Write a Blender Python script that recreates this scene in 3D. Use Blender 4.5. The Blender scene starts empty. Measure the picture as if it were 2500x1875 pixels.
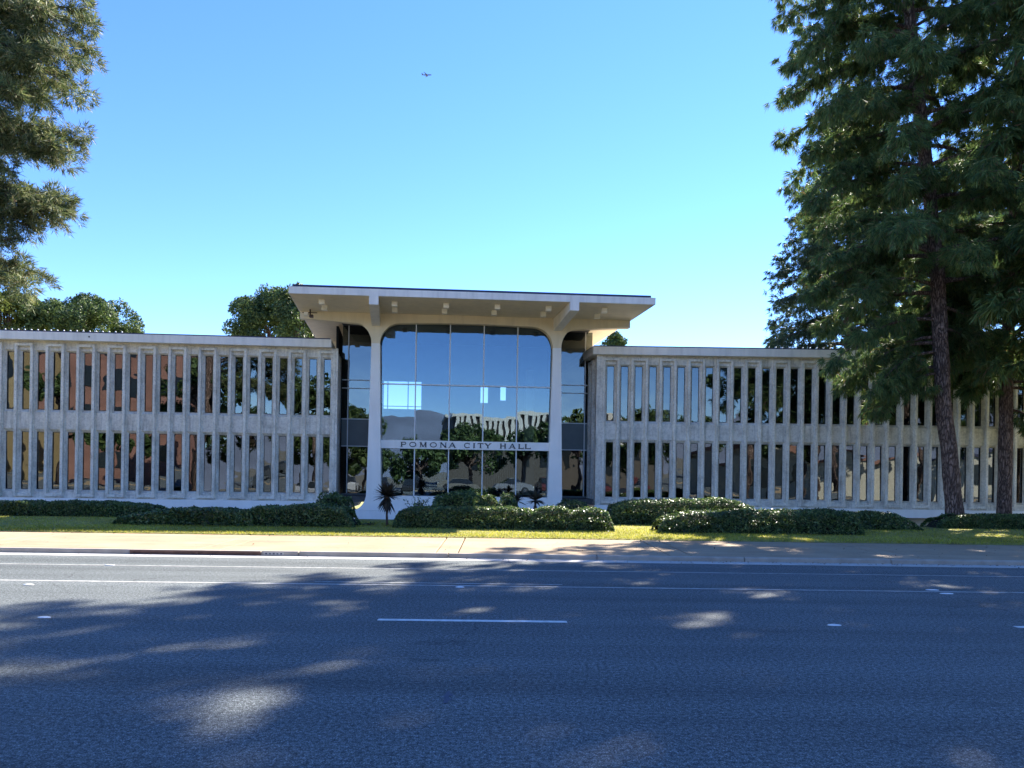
import bpy, math, random
import numpy as np
from mathutils import Vector, Matrix
from mathutils.geometry import tessellate_polygon

random.seed(7)
sc = bpy.context.scene
col = sc.collection
R = math.radians

# ------------------------------------------------------------------ camera
F_PX, CX, CY, ROLL, EYE = 1800.0, 1250.0, 1165.0, 0.015, 1.65
cam_d = bpy.data.cameras.new('camera')
cam = bpy.data.objects.new('camera', cam_d)
col.objects.link(cam)
cam_d.sensor_width = 36.0
cam_d.lens = 36.0 * F_PX / 2500.0
cam_d.shift_y = (CY - 937.5) / 2500.0
cam_d.clip_start = 0.05
cam_d.clip_end = 20000.0
_c, _s = math.cos(ROLL), math.sin(ROLL)
cam.matrix_world = Matrix(((_c, -_s, 0, 0), (0, 0, -1, 0), (_s, _c, 0, EYE), (0, 0, 0, 1)))
sc.camera = cam

# ------------------------------------------------------------------ sky, sun, exposure
SUN_AZ, SUN_EL = R(40.0), R(37.8)          # azimuth from +Y towards +X
world = bpy.data.worlds.new('World')
sc.world = world
world.use_nodes = True
wn = world.node_tree
bg = wn.nodes['Background']
sky = wn.nodes.new('ShaderNodeTexSky')
sky.sky_type = 'NISHITA'
sky.sun_disc = False
sky.sun_elevation = SUN_EL
sky.sun_rotation = SUN_AZ
sky.altitude = 250.0
sky.air_density = 0.8
sky.dust_density = 0.0
sky.ozone_density = 3.0
hsv = wn.nodes.new('ShaderNodeHueSaturation')
hsv.inputs['Saturation'].default_value = 1.2
hsv.inputs['Hue'].default_value = 0.5115
wn.links.new(sky.outputs['Color'], hsv.inputs['Color'])
wn.links.new(hsv.outputs['Color'], bg.inputs['Color'])
bg.inputs['Strength'].default_value = 0.10

sun_d = bpy.data.lights.new('sun', 'SUN')
sun = bpy.data.objects.new('sun', sun_d)
col.objects.link(sun)
sun_d.energy = 4.7
sun_d.angle = R(0.53)
sun_d.color = (1.0, 0.93, 0.82)
SUN = Vector((math.sin(SUN_AZ) * math.cos(SUN_EL), math.cos(SUN_AZ) * math.cos(SUN_EL), math.sin(SUN_EL)))
sun.rotation_euler = SUN.to_track_quat('Z', 'Y').to_euler()
sun.location = SUN * 80

vs = sc.view_settings
vs.view_transform = 'Standard'
vs.look = 'None'
vs.exposure = 2.1
vs.gamma = 1.0
vs.use_curve_mapping = False
try:
    sc.cycles.use_denoising = True
    sc.cycles.max_bounces = 8
    sc.cycles.diffuse_bounces = 4
    sc.cycles.glossy_bounces = 3
    sc.cycles.transparent_max_bounces = 12
    sc.cycles.caustics_reflective = False
    sc.cycles.caustics_refractive = False
except Exception:
    pass

# ------------------------------------------------------------------ helpers
def at(px, py, D):
    """photo pixel + distance -> world point"""
    du, dv = px - CX, py - CY
    a = du * _c + dv * _s
    b = -du * _s + dv * _c
    return Vector((a * D / F_PX, D, EYE - b * D / F_PX))

class MB:
    def __init__(self):
        self.v = []; self.f = []
    def add(self, vs_, fs_):
        o = len(self.v)
        self.v.extend([tuple(p) for p in vs_])
        self.f.extend([tuple(i + o for i in q) for q in fs_])
        return self
    def box(self, x0, x1, y0, y1, z0, z1):
        return self.add([(x0, y0, z0), (x1, y0, z0), (x1, y1, z0), (x0, y1, z0),
                         (x0, y0, z1), (x1, y0, z1), (x1, y1, z1), (x0, y1, z1)],
                        [(3, 2, 1, 0), (4, 5, 6, 7), (0, 1, 5, 4), (1, 2, 6, 5), (2, 3, 7, 6), (3, 0, 4, 7)])
    def cbox(self, x0, x1, y0, y1, z0, z1, c=0.01):
        """box with chamfered vertical and top front edges (simple chamfer all round in xz at the front y0)"""
        v = [(x0, y1, z0), (x1, y1, z0), (x1, y1, z1), (x0, y1, z1),
             (x0, y0 + c, z0), (x1, y0 + c, z0), (x1, y0 + c, z1), (x0, y0 + c, z1),
             (x0 + c, y0, z0 + c), (x1 - c, y0, z0 + c), (x1 - c, y0, z1 - c), (x0 + c, y0, z1 - c)]
        f = [(0, 3, 2, 1), (0, 1, 5, 4), (1, 2, 6, 5), (2, 3, 7, 6), (3, 0, 4, 7),
             (4, 5, 9, 8), (5, 6, 10, 9), (6, 7, 11, 10), (7, 4, 8, 11), (8, 9, 10, 11)]
        return self.add(v, f)
    def prism_y(self, poly, y0, y1):
        """polygon in (x,z), counter-clockwise seen from -y, extruded along y"""
        n = len(poly)
        tris = tessellate_polygon([[Vector((p[0], p[1], 0)) for p in poly]])
        v = [(p[0], y0, p[1]) for p in poly] + [(p[0], y1, p[1]) for p in poly]
        f = []
        for t in tris:
            a, b, c = [Vector(poly[i]) for i in t]
            ccw = (b - a).cross(c - a) > 0
            t = tuple(t) if ccw else tuple(reversed(t))
            f.append(t); f.append(tuple(i + n for i in reversed(t)))
        area = sum(poly[i][0] * poly[(i + 1) % n][1] - poly[(i + 1) % n][0] * poly[i][1] for i in range(n))
        for i in range(n):
            j = (i + 1) % n
            f.append((j, i, i + n, j + n) if area > 0 else (i, j, j + n, i + n))
        return self.add(v, f)
    def prism_x(self, poly, x0, x1):
        """polygon in (y,z) extruded along x"""
        n = len(poly)
        tris = tessellate_polygon([[Vector((p[0], p[1], 0)) for p in poly]])
        v = [(x0, p[0], p[1]) for p in poly] + [(x1, p[0], p[1]) for p in poly]
        f = []
        for t in tris:
            a, b, c = [Vector(poly[i]) for i in t]
            ccw = (b - a).cross(c - a) > 0
            t = tuple(t) if not ccw else tuple(reversed(t))
            f.append(t); f.append(tuple(i + n for i in reversed(t)))
        area = sum(poly[i][0] * poly[(i + 1) % n][1] - poly[(i + 1) % n][0] * poly[i][1] for i in range(n))
        for i in range(n):
            j = (i + 1) % n
            f.append((i, j, j + n, i + n) if area > 0 else (j, i, i + n, j + n))
        return self.add(v, f)
    def tube(self, pts, radii, n=8, cap=True):
        pts = [Vector(p) for p in pts]
        o = len(self.v)
        prev = None
        for k, p in enumerate(pts):
            d = (pts[min(k + 1, len(pts) - 1)] - pts[max(k - 1, 0)]).normalized()
            if prev is None:
                u = d.orthogonal().normalized()
            else:
                u = (prev - d * prev.dot(d)).normalized()
            prev = u
            w = d.cross(u)
            for i in range(n):
                t = 2 * math.pi * i / n
                self.v.append(tuple(p + (u * math.cos(t) + w * math.sin(t)) * radii[k]))
        for k in range(len(pts) - 1):
            for i in range(n):
                j = (i + 1) % n
                self.f.append((o + k * n + i, o + k * n + j, o + (k + 1) * n + j, o + (k + 1) * n + i))
        if cap:
            self.f.append(tuple(o + i for i in reversed(range(n))))
            self.f.append(tuple(o + (len(pts) - 1) * n + i for i in range(n)))
        return self
    def mesh(self, name, mat, smooth=False):
        me = bpy.data.meshes.new(name)
        me.from_pydata(self.v, [], self.f)
        if mat: me.materials.append(mat)
        if smooth: me.polygons.foreach_set('use_smooth', [True] * len(me.polygons))
        me.update()
        return me
    def build(self, name, mat, parent=None, loc=(0, 0, 0), rot=(0, 0, 0), smooth=False):
        return link(name, self.mesh(name, mat, smooth), parent, loc, rot)

def link(name, me, parent=None, loc=(0, 0, 0), rot=(0, 0, 0)):
    o = bpy.data.objects.new(name, me)
    col.objects.link(o)
    if parent: o.parent = parent
    o.location = loc; o.rotation_euler = rot
    return o

def np_mesh(name, verts, faces_n, mat, smooth=False):
    """verts (N,3); consecutive groups of faces_n vertices make one face each"""
    me = bpy.data.meshes.new(name)
    n = len(verts); nf = n // faces_n
    me.vertices.add(n); me.vertices.foreach_set('co', np.asarray(verts, np.float32).ravel())
    me.loops.add(n); me.loops.foreach_set('vertex_index', np.arange(n, dtype=np.int32))
    me.polygons.add(nf)
    me.polygons.foreach_set('loop_start', np.arange(0, n, faces_n, dtype=np.int32))
    me.polygons.foreach_set('loop_total', np.full(nf, faces_n, np.int32))
    me.materials.append(mat)
    me.update(calc_edges=True)
    if smooth: me.polygons.foreach_set('use_smooth', [True] * nf)
    return me

def tag(o, label=None, cat=None, group=None, kind=None):
    if label: o['label'] = label
    if cat: o['category'] = cat
    if group: o['group'] = group
    if kind: o['kind'] = kind
    return o

def thing(name, label, cat, loc=(0, 0, 0), rz=0.0, group=None):
    o = bpy.data.objects.new(name, None)
    o.empty_display_size = 0.3
    col.objects.link(o)
    o.location = loc; o.rotation_euler = (0, 0, rz)
    return tag(o, label, cat, group)

# ------------------------------------------------------------------ materials
class NT:
    def __init__(self, name):
        self.m = bpy.data.materials.new(name)
        self.m.use_nodes = True
        self.t = self.m.node_tree
        self.t.nodes.clear()
        self.out = self.n('ShaderNodeOutputMaterial')
    def n(self, typ, **kw):
        nd = self.t.nodes.new(typ)
        for k, v in kw.items():
            if hasattr(nd, k) and k not in nd.inputs: setattr(nd, k, v)
            else: nd.inputs[k].default_value = v
        return nd
    def l(self, a, b): self.t.links.new(a, b)
    def pos(self, scale=(1, 1, 1)):
        g = self.n('ShaderNodeNewGeometry')
        mp = self.n('ShaderNodeMapping'); mp.inputs['Scale'].default_value = scale
        self.l(g.outputs['Position'], mp.inputs['Vector'])
        return mp.outputs['Vector']
    def noise(self, vec, scale, detail=4, rough=0.55, dist=0.0):
        nd = self.n('ShaderNodeTexNoise', Scale=scale, Detail=detail, Roughness=rough, Distortion=dist)
        self.l(vec, nd.inputs['Vector'])
        return nd.outputs['Fac']
    def ramp(self, fac, stops):
        nd = self.n('ShaderNodeValToRGB')
        e = nd.color_ramp.elements
        while len(e) < len(stops): e.new(0.5)
        for k, (p, c) in enumerate(stops):
            e[k].position = p
            e[k].color = (c[0], c[1], c[2], 1) if hasattr(c, '__len__') else (c, c, c, 1)
        self.l(fac, nd.inputs['Fac'])
        return nd.outputs['Color']
    def mix(self, a, b, fac, mode='MIX'):
        nd = self.n('ShaderNodeMixRGB', blend_type=mode)
        for s, v in (('Color1', a), ('Color2', b), ('Fac', fac)):
            if isinstance(v, bpy.types.NodeSocket): self.l(v, nd.inputs[s])
            elif s == 'Fac': nd.inputs[s].default_value = v
            else: nd.inputs[s].default_value = (v[0], v[1], v[2], 1)
        return nd.outputs['Color']
    def bump(self, h, strength=0.3, dist=0.02):
        nd = self.n('ShaderNodeBump', Strength=strength, Distance=dist)
        self.l(h, nd.inputs['Height'])
        return nd.outputs['Normal']
    def pbr(self, color, rough=0.7, normal=None, spec=0.35, metal=0.0):
        b = self.n('ShaderNodeBsdfPrincipled')
        if isinstance(color, bpy.types.NodeSocket): self.l(color, b.inputs['Base Color'])
        else: b.inputs['Base Color'].default_value = (color[0], color[1], color[2], 1)
        if isinstance(rough, bpy.types.NodeSocket): self.l(rough, b.inputs['Roughness'])
        else: b.inputs['Roughness'].default_value = rough
        b.inputs['Specular IOR Level'].default_value = spec
        b.inputs['Metallic'].default_value = metal
        if normal is not None: self.l(normal, b.inputs['Normal'])
        self.l(b.outputs[0], self.out.inputs['Surface'])
        return self.m

def mat_plain(name, c, rough=0.6, var=0.12, scale=3.0, spec=0.35, metal=0.0, bump=0.08):
    t = NT(name)
    p = t.pos()
    n1 = t.noise(p, scale, 5)
    n2 = t.noise(p, scale * 14, 3)
    lo = [x * (1 - var) for x in c]; hi = [min(1, x * (1 + var)) for x in c]
    colr = t.ramp(n1, [(0.3, lo), (0.7, hi)])
    return t.pbr(colr, rough, t.bump(n2, bump, 0.01), spec, metal)

def mat_asphalt():
    t = NT('asphalt')
    p = t.pos()
    grain = t.noise(p, 105, 2, 0.6)
    grain2 = t.noise(p, 30, 3, 0.75)
    base = t.ramp(grain, [(0.30, (0.024, 0.030, 0.031)), (0.5, (0.092, 0.105, 0.106)), (0.66, (0.24, 0.262, 0.262))])
    g2 = t.ramp(grain2, [(0.34, 0.34), (0.5, 0.93), (0.66, 1.75)])
    base = t.mix(base, g2, 1.0, 'MULTIPLY')
    band = t.noise(t.pos((0.03, 0.9, 1)), 1.6, 3)
    patch = t.noise(p, 0.35, 4)
    base = t.mix(base, t.ramp(band, [(0.3, 0.74), (0.5, 1.0), (0.7, 1.18)]), 1.0, 'MULTIPLY')
    base = t.mix(base, t.ramp(patch, [(0.3, 0.9), (0.7, 1.1)]), 1.0, 'MULTIPLY')
    oil = t.noise(t.pos((0.5, 1.4, 1)), 1.9, 3, 0.5)
    base = t.mix(base, t.ramp(oil, [(0.24, 0.55), (0.36, 1.0)]), 0.8, 'MULTIPLY')
    cv = t.n('ShaderNodeTexVoronoi', feature='DISTANCE_TO_EDGE', Scale=0.30)
    cw = t.n('ShaderNodeVectorMath', operation='ADD'); cn = t.n('ShaderNodeTexNoise', Scale=0.9, Detail=6); t.l(p, cn.inputs['Vector'])
    t.l(p, cw.inputs[0]); t.l(cn.outputs['Color'], cw.inputs[1]); t.l(cw.outputs[0], cv.inputs['Vector'])
    crack = t.ramp(cv.outputs['Distance'], [(0.0, 1.0), (0.0035, 0.0)])
    cm = t.ramp(t.noise(p, 0.23, 2), [(0.50, 0.0), (0.60, 0.8)])
    base = t.mix(base, (0.02, 0.02, 0.022), t.mix((0, 0, 0), crack, cm))
    vor = t.n('ShaderNodeTexVoronoi', Scale=46.0); t.l(p, vor.inputs['Vector'])
    st = t.ramp(vor.outputs['Distance'], [(0.0, 1.0), (0.11, 0.0)])
    thr = t.n('ShaderNodeMath', operation='GREATER_THAN'); thr.inputs[1].default_value = 0.93
    t.l(vor.outputs['Color'], thr.inputs[0])
    m = t.n('ShaderNodeMath', operation='MULTIPLY'); t.l(st, m.inputs[0]); t.l(thr.outputs[0], m.inputs[1])
    base = t.mix(base, (0.42, 0.41, 0.39), m.outputs[0])
    return t.pbr(base, 0.82, t.bump(grain, 0.9, 0.012), 0.3)

def mat_precast():
    t = NT('precast_concrete')
    p = t.pos()
    a = t.noise(p, 2.2, 6, 0.62)
    b = t.noise(p, 13, 5, 0.65)
    streak = t.noise(t.pos((7, 7, 0.55)), 1.3, 5, 0.6)
    c = t.ramp(a, [(0.28, (0.55, 0.51, 0.435)), (0.5, (0.73, 0.685, 0.595)), (0.72, (0.82, 0.775, 0.685))])
    c = t.mix(c, t.ramp(b, [(0.32, 0.70), (0.52, 1.0), (0.75, 1.12)]), 0.8, 'MULTIPLY')
    c = t.mix(c, t.ramp(streak, [(0.32, 0.5), (0.48, 1.0)]), 0.62, 'MULTIPLY')
    fine = t.noise(p, 70, 3)
    return t.pbr(c, 0.88, t.bump(t.mix(b, fine, 0.5), 0.35, 0.012), 0.2)

def mat_paint(name, c, dirt=0.25):
    t = NT(name)
    p = t.pos()
    streak = t.noise(t.pos((3.5, 3.5, 0.5)), 1.2, 5, 0.6)
    b = t.noise(p, 1.1, 5)
    dk = [x * (1 - dirt) for x in c]
    colr = t.mix(c, dk, t.ramp(streak, [(0.45, 0.0), (0.75, 1.0)]))
    colr = t.mix(colr, t.ramp(b, [(0.3, 0.92), (0.7, 1.0)]), 1.0, 'MULTIPLY')
    return t.pbr(colr, 0.6, t.bump(t.noise(p, 45, 3), 0.08, 0.008), 0.3)

def mat_sidewalk():
    t = NT('sidewalk_concrete')
    p = t.pos()
    a = t.noise(p, 0.8, 6, 0.6)
    st = t.noise(t.pos((0.25, 2.0, 1)), 1.6, 6, 0.65, 0.6)
    f = t.noise(p, 60, 4)
    c = t.ramp(a, [(0.3, (0.31, 0.22, 0.135)), (0.7, (0.39, 0.295, 0.195))])
    c = t.mix(c, t.ramp(st, [(0.36, 0.78), (0.5, 1.0)]), 0.8, 'MULTIPLY')
    c = t.mix(c, t.ramp(f, [(0.3, 0.88), (0.7, 1.06)]), 1.0, 'MULTIPLY')
    vr = t.n('ShaderNodeTexVoronoi', feature='DISTANCE_TO_EDGE', Scale=0.42)
    wv = t.n('ShaderNodeVectorMath', operation='ADD')
    nz = t.n('ShaderNodeTexNoise', Scale=1.6, Detail=5); t.l(p, nz.inputs['Vector'])
    t.l(p, wv.inputs[0]); t.l(nz.outputs['Color'], wv.inputs[1]); t.l(wv.outputs[0], vr.inputs['Vector'])
    crack = t.ramp(vr.outputs['Distance'], [(0.0, 1.0), (0.006, 0.0)])
    c = t.mix(c, (0.16, 0.13, 0.10), t.mix((0, 0, 0), crack, 0.55))
    return t.pbr(c, 0.85, t.bump(f, 0.2, 0.01), 0.25)

def mat_leaf(name, stops, trans=0.35, rough=0.55, spec=0.3, gloss=True):
    """per-leaf random colour, some light through the leaf"""
    t = NT(name)
    g = t.n('ShaderNodeNewGeometry')
    c = t.ramp(g.outputs['Random Per Island'], stops)
    big = t.noise(t.pos(), 0.55, 3)
    c = t.mix(c, t.ramp(big, [(0.3, 0.72), (0.7, 1.25)]), 1.0, 'MULTIPLY')
    b = t.n('ShaderNodeBsdfPrincipled', Roughness=rough)
    b.inputs['Specular IOR Level'].default_value = spec
    t.l(c, b.inputs['Base Color'])
    tr = t.n('ShaderNodeBsdfTranslucent')
    t.l(t.mix(c, (1.0, 0.95, 0.35), 0.25, 'MULTIPLY'), tr.inputs['Color'])
    mx = t.n('ShaderNodeMixShader', Fac=trans)
    t.l(b.outputs[0], mx.inputs[1]); t.l(tr.outputs[0], mx.inputs[2])
    t.l(mx.outputs[0], t.out.inputs['Surface'])
    return t.m

def mat_bark():
    t = NT('pine_bark')
    p = t.pos((1, 1, 0.2))
    vr = t.n('ShaderNodeTexVoronoi', feature='DISTANCE_TO_EDGE', Scale=17.0)
    wv = t.n('ShaderNodeVectorMath', operation='ADD')
    nz = t.n('ShaderNodeTexNoise', Scale=6.0, Detail=4); t.l(p, nz.inputs['Vector'])
    sc_ = t.n('ShaderNodeVectorMath', operation='SCALE'); sc_.inputs['Scale'].default_value = 0.22
    t.l(nz.outputs['Color'], sc_.inputs[0])
    t.l(p, wv.inputs[0]); t.l(sc_.outputs[0], wv.inputs[1]); t.l(wv.outputs[0], vr.inputs['Vector'])
    plate = t.ramp(vr.outputs['Distance'], [(0.0, 0.0), (0.22, 1.0)])
    a = t.noise(t.pos(), 9, 5)
    c = t.ramp(a, [(0.3, (0.15, 0.095, 0.075)), (0.7, (0.34, 0.24, 0.195))])
    c = t.mix((0.055, 0.036, 0.030), c, plate)
    return t.pbr(c, 0.92, t.bump(t.mix(plate, a, 0.3), 1.0, 0.05), 0.15)

def mat_glass(name, refl=0.42, tint=(0.42, 0.47, 0.48), wav=0.012, gcol=(0.72, 0.79, 0.84)):
    t = NT(name)
    p = t.pos()
    w = t.noise(p, 0.9, 2, 0.4)
    bm = t.n('ShaderNodeBump', Strength=wav, Distance=1.0); t.l(w, bm.inputs['Height'])
    gl = t.n('ShaderNodeBsdfGlossy', Roughness=0.0); gl.inputs['Color'].default_value = (*gcol, 1)
    t.l(bm.outputs[0], gl.inputs['Normal'])
    tr = t.n('ShaderNodeBsdfTransparent'); tr.inputs['Color'].default_value = (*tint, 1)
    fr = t.n('ShaderNodeFresnel', IOR=1.5)
    ad = t.n('ShaderNodeMath', operation='ADD', use_clamp=True); ad.inputs[1].default_value = refl
    t.l(fr.outputs[0], ad.inputs[0])
    mx = t.n('ShaderNodeMixShader'); t.l(ad.outputs[0], mx.inputs[0])
    t.l(tr.outputs[0], mx.inputs[1]); t.l(gl.outputs[0], mx.inputs[2])
    t.l(mx.outputs[0], t.out.inputs['Surface'])
    return t.m

M = dict(
    asphalt=mat_asphalt(), precast=mat_precast(), sidewalk=mat_sidewalk(), bark=mat_bark(),
    white=mat_paint('white_plaster', (0.88, 0.86, 0.82), 0.07),
    fascia=mat_paint('grey_white_fascia', (0.84, 0.79, 0.71), 0.18),
    cream=mat_paint('warm_bounce_plaster', (0.82, 0.70, 0.50), 0.12),  # warm bounced light is put into the colour of soffit and arch beams
    tan=mat_paint('tan_basement', (0.50, 0.42, 0.31), 0.2),
    stop=mat_plain('dark_blue_metal', (0.028, 0.034, 0.07), 0.5, 0.2),
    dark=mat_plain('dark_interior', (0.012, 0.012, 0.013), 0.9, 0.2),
    hall=mat_plain('hall_interior', (0.055, 0.055, 0.055), 0.8, 0.2),
    frame=mat_plain('dark_bronze_frame', (0.022, 0.021, 0.02), 0.4, 0.15),
    alu=mat_plain('pale_mullion_metal', (0.66, 0.67, 0.67), 0.4, 0.08),
    spandrel=mat_plain('grey_green_spandrel', (0.115, 0.135, 0.135), 0.45, 0.06),
    letter=mat_plain('dark_bronze_letter', (0.035, 0.04, 0.045), 0.45, 0.1),
    glass=mat_glass('reflective_glass', 0.13, (0.60, 0.66, 0.68), 0.0030, (0.50, 0.66, 0.80)),
    gravel=mat_plain('roof_gravel', (0.52, 0.47, 0.38), 0.9, 0.15, 6),
    wglass=mat_glass('office_glass', 0.12, (0.35, 0.37, 0.36), 0.008, (0.66, 0.74, 0.80)),
    paint=mat_plain('road_paint', (0.62, 0.62, 0.59), 0.7, 0.25, 9),
    worn=mat_plain('worn_road_paint', (0.36, 0.36, 0.34), 0.8, 0.35, 7),
    gutter=mat_plain('gutter_concrete', (0.44, 0.42, 0.385), 0.85, 0.18, 2.5),
    kerbm=mat_plain('kerb_concrete', (0.36, 0.31, 0.25), 0.85, 0.2, 3.0),
    rust=mat_plain('rusty_steel', (0.15, 0.085, 0.065), 0.8, 0.3, 9),
    soil=mat_plain('soil', (0.075, 0.058, 0.04), 0.95, 0.3, 4),
    turf=mat_plain('turf', (0.24, 0.22, 0.06), 0.95, 0.35, 5, bump=0.5),
    ground=mat_plain('dry_ground', (0.16, 0.14, 0.10), 0.95, 0.25, 0.3),
    lightbox=mat_plain('cream_light_box', (0.86, 0.80, 0.68), 0.5, 0.05),
    brown=mat_plain('brown_metal', (0.07, 0.045, 0.035), 0.6, 0.2),
    glossy=mat_plain('glossy_white', (0.8, 0.8, 0.78), 0.25, 0.04),
    tube=mat_plain('aircraft_grey', (0.12, 0.13, 0.15), 0.4, 0.05),
    tyre=mat_plain('tyre', (0.02, 0.02, 0.02), 0.85, 0.1),
    chrome=mat_plain('chrome', (0.6, 0.6, 0.6), 0.2, 0.05, metal=1.0),
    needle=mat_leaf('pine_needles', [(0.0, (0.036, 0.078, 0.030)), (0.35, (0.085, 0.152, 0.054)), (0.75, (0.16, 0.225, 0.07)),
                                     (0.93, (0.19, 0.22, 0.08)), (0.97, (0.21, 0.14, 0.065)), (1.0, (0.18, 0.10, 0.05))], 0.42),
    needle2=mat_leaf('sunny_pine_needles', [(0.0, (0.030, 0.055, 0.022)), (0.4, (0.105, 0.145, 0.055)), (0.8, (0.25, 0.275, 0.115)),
                                            (0.96, (0.32, 0.29, 0.16)), (1.0, (0.17, 0.10, 0.05))], 0.32),  # sunlit yellow and dark shadow tones are put into the needle colours
    cedar=mat_leaf('cedar_sprays', [(0.0, (0.025, 0.05, 0.028)), (0.6, (0.06, 0.10, 0.05)), (1.0, (0.11, 0.15, 0.075))], 0.3),
    leaf=mat_leaf('round_tree_leaves', [(0.0, (0.025, 0.05, 0.018)), (0.6, (0.07, 0.115, 0.032)), (1.0, (0.17, 0.22, 0.07))], 0.3),
    leaf2=mat_leaf('yellow_green_leaves', [(0.0, (0.06, 0.09, 0.02)), (0.6, (0.13, 0.16, 0.035)), (1.0, (0.20, 0.22, 0.07))], 0.35),
    hedge=mat_leaf('hedge_leaves', [(0.0, (0.016, 0.040, 0.012)), (0.45, (0.062, 0.112, 0.030)), (0.85, (0.14, 0.205, 0.058)), (0.96, (0.26, 0.31, 0.11)), (1.0, (0.20, 0.14, 0.06))], 0.34, 0.36, 0.5),
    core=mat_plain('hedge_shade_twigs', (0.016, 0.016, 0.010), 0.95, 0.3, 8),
    grass=mat_leaf('grass_blades', [(0.0, (0.19, 0.215, 0.035)), (0.5, (0.375, 0.385, 0.055)), (0.85, (0.52, 0.48, 0.085)), (1.0, (0.55, 0.46, 0.18))], 0.5, 0.6, 0.2),
    yucca=mat_leaf('dark_strap_leaves', [(0.0, (0.020, 0.020, 0.020)), (0.6, (0.035, 0.036, 0.026)), (1.0, (0.08, 0.065, 0.045))], 0.12),
)

# ================================================================== THE GROUND
ST = R(1.0)                                 # the street runs one degree off the picture plane
def street(x, y):
    return (x * math.cos(ST) - y * math.sin(ST), x * math.sin(ST) + y * math.cos(ST))
def sheet(name, mat, x0, x1, y0, y1, z, th=0.0):
    m = MB()
    if th: m.box(x0, x1, y0, y1, z - th, z)
    else: m.add([(x0, y0, z), (x1, y0, z), (x1, y1, z), (x0, y1, z)], [(0, 1, 2, 3)])
    o = m.build(name, mat); o.rotation_euler = (0, 0, ST)
    return o

g = MB().add([(-4000, -4000, -0.75), (4000, -4000, -0.75), (4000, 4000, -0.75), (-4000, 4000, -0.75)], [(0, 1, 2, 3)])
tag(g.build('ground', M['ground']), kind='structure')
KERB = 14.85
tag(sheet('road', M['asphalt'], -160, 160, -9.0, KERB - 0.42, 0.0, 0.3), kind='structure')
tag(sheet('gutter', M['gutter'], -160, 160, KERB - 0.415, KERB + 0.05, 0.004, 0.3), kind='structure')
tag(sheet('parking_lot', M['asphalt'], -160, 160, -75.0, -9.15, 0.06, 0.4), kind='structure')
tag(sheet('street_pavement', M['sidewalk'], -160, 160, -9.149, -9.0, 0.10, 0.4), kind='structure')

# the raised lawn: rises gently from the pavement, drops towards the sunken strip at the building
prof = [(18.26, 0.135), (18.32, 0.165), (19.5, 0.20), (21.5, 0.235), (24.0, 0.22), (25.4, 0.10), (27.0, -0.55), (31, -0.62), (75, -0.62)]
m = MB(); xs = [-90 + 4.5 * i for i in range(41)]
for x in xs:
    for (y, z) in prof:
        wob = 0.015 * math.sin(x * 0.9 + y) if 18.5 < y < 24 else 0
        m.v.append((x, y, z + wob))
np_ = len(prof)
for i in range(len(xs) - 1):
    for j in range(np_ - 1):
        a = i * np_ + j
        m.f.append((a, a + np_, a + np_ + 1, a + 1))
lawn = m.build('lawn', M['turf'], smooth=True); lawn.rotation_euler = (0, 0, ST)
tag(lawn, kind='structure')
def lawn_z(y):
    for (y0, z0), (y1, z1) in zip(prof, prof[1:]):
        if y0 <= y <= y1: return z0 + (z1 - z0) * (y - y0) / (y1 - y0)
    return -0.62 if y > 30 else 0.135

tag(sheet('bounce_paving', M['gutter'], -60, 60, 27.2, 46.0, -0.545, 0.02), kind='structure')  # unseen pale paving, added to bounce light up to the canopy soffit

# pavement slabs, each its own piece
pave = tag(sheet('sidewalk', M['soil'], -160, 160, KERB + 0.14, 18.25, 0.06, 0.3), kind='structure')
def slab(x0, x1):
    x0 += 0.014; x1 -= 0.014
    m = MB(); c = 0.012
    ya, yb, za, zb = KERB + 0.155, 18.22, 0.085, 0.125
    lo = [(x0, ya), (x1, ya), (x1, yb), (x0, yb)]
    v = [(x, y, 0.03) for x, y in lo] + [(x, y, (za if y < 16 else zb)) for x, y in lo]
    hi = [(x0 + c, ya + c), (x1 - c, ya + c), (x1 - c, yb - c), (x0 + c, yb - c)]
    v += [(x, y, (za if y < 16 else zb) + 0.008) for x, y in hi]
    f = [(0, 1, 5, 4), (1, 2, 6, 5), (2, 3, 7, 6), (3, 0, 4, 7), (4, 5, 9, 8), (5, 6, 10, 9), (6, 7, 11, 10), (7, 4, 8, 11), (8, 9, 10, 11)]
    m.add(v, f)
    return m.build('paving_slab', M['sidewalk'], pave)
edges = []
x = -34.4
while x < 34:
    edges.append((x, x + 4.35)); edges.append((x + 4.35, x + 4.80)); x += 4.80
for a, b in edges: slab(a - 0.02, b - 0.02)

# kerb stones, with the storm-drain opening on the left
kerb_base = tag(sheet('kerb', M['kerbm'], -160, 160, KERB + 0.06, KERB + 0.14, 0.07, 0.3), kind='structure')
def kerb_piece(x0, x1, top=0.093):
    m = MB()
    prof_k = [(KERB + 0.0, -0.05), (KERB + 0.15, -0.05), (KERB + 0.15, top), (KERB + 0.035, top), (KERB + 0.012, top - 0.022)]
    m.prism_x([(y, z) for y, z in prof_k], x0 + 0.012, x1 - 0.012)
    return m.build('kerb_stone', M['kerbm'], kerb_base)
kx = [-34 + 3.0 * i for i in range(24)]
DR0, DR1 = -7.35, -4.75
for a in kx:
    b = a + 3.0
    if b <= DR0 or a >= DR1: kerb_piece(a, b)
    else:
        if a < DR0: kerb_piece(a, DR0)
        if b > DR1: kerb_piece(DR1, b)
dr = thing('storm_drain', 'long kerb inlet of the storm drain with rusty steel edge over a dark slot', 'drain', (*street(0, 0), 0), ST)
MB().box(DR0 + 0.003, DR1 - 0.003, KERB + 0.001, KERB + 0.15, 0.066, 0.094).build('cover_slab', M['kerbm'], dr)
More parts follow.
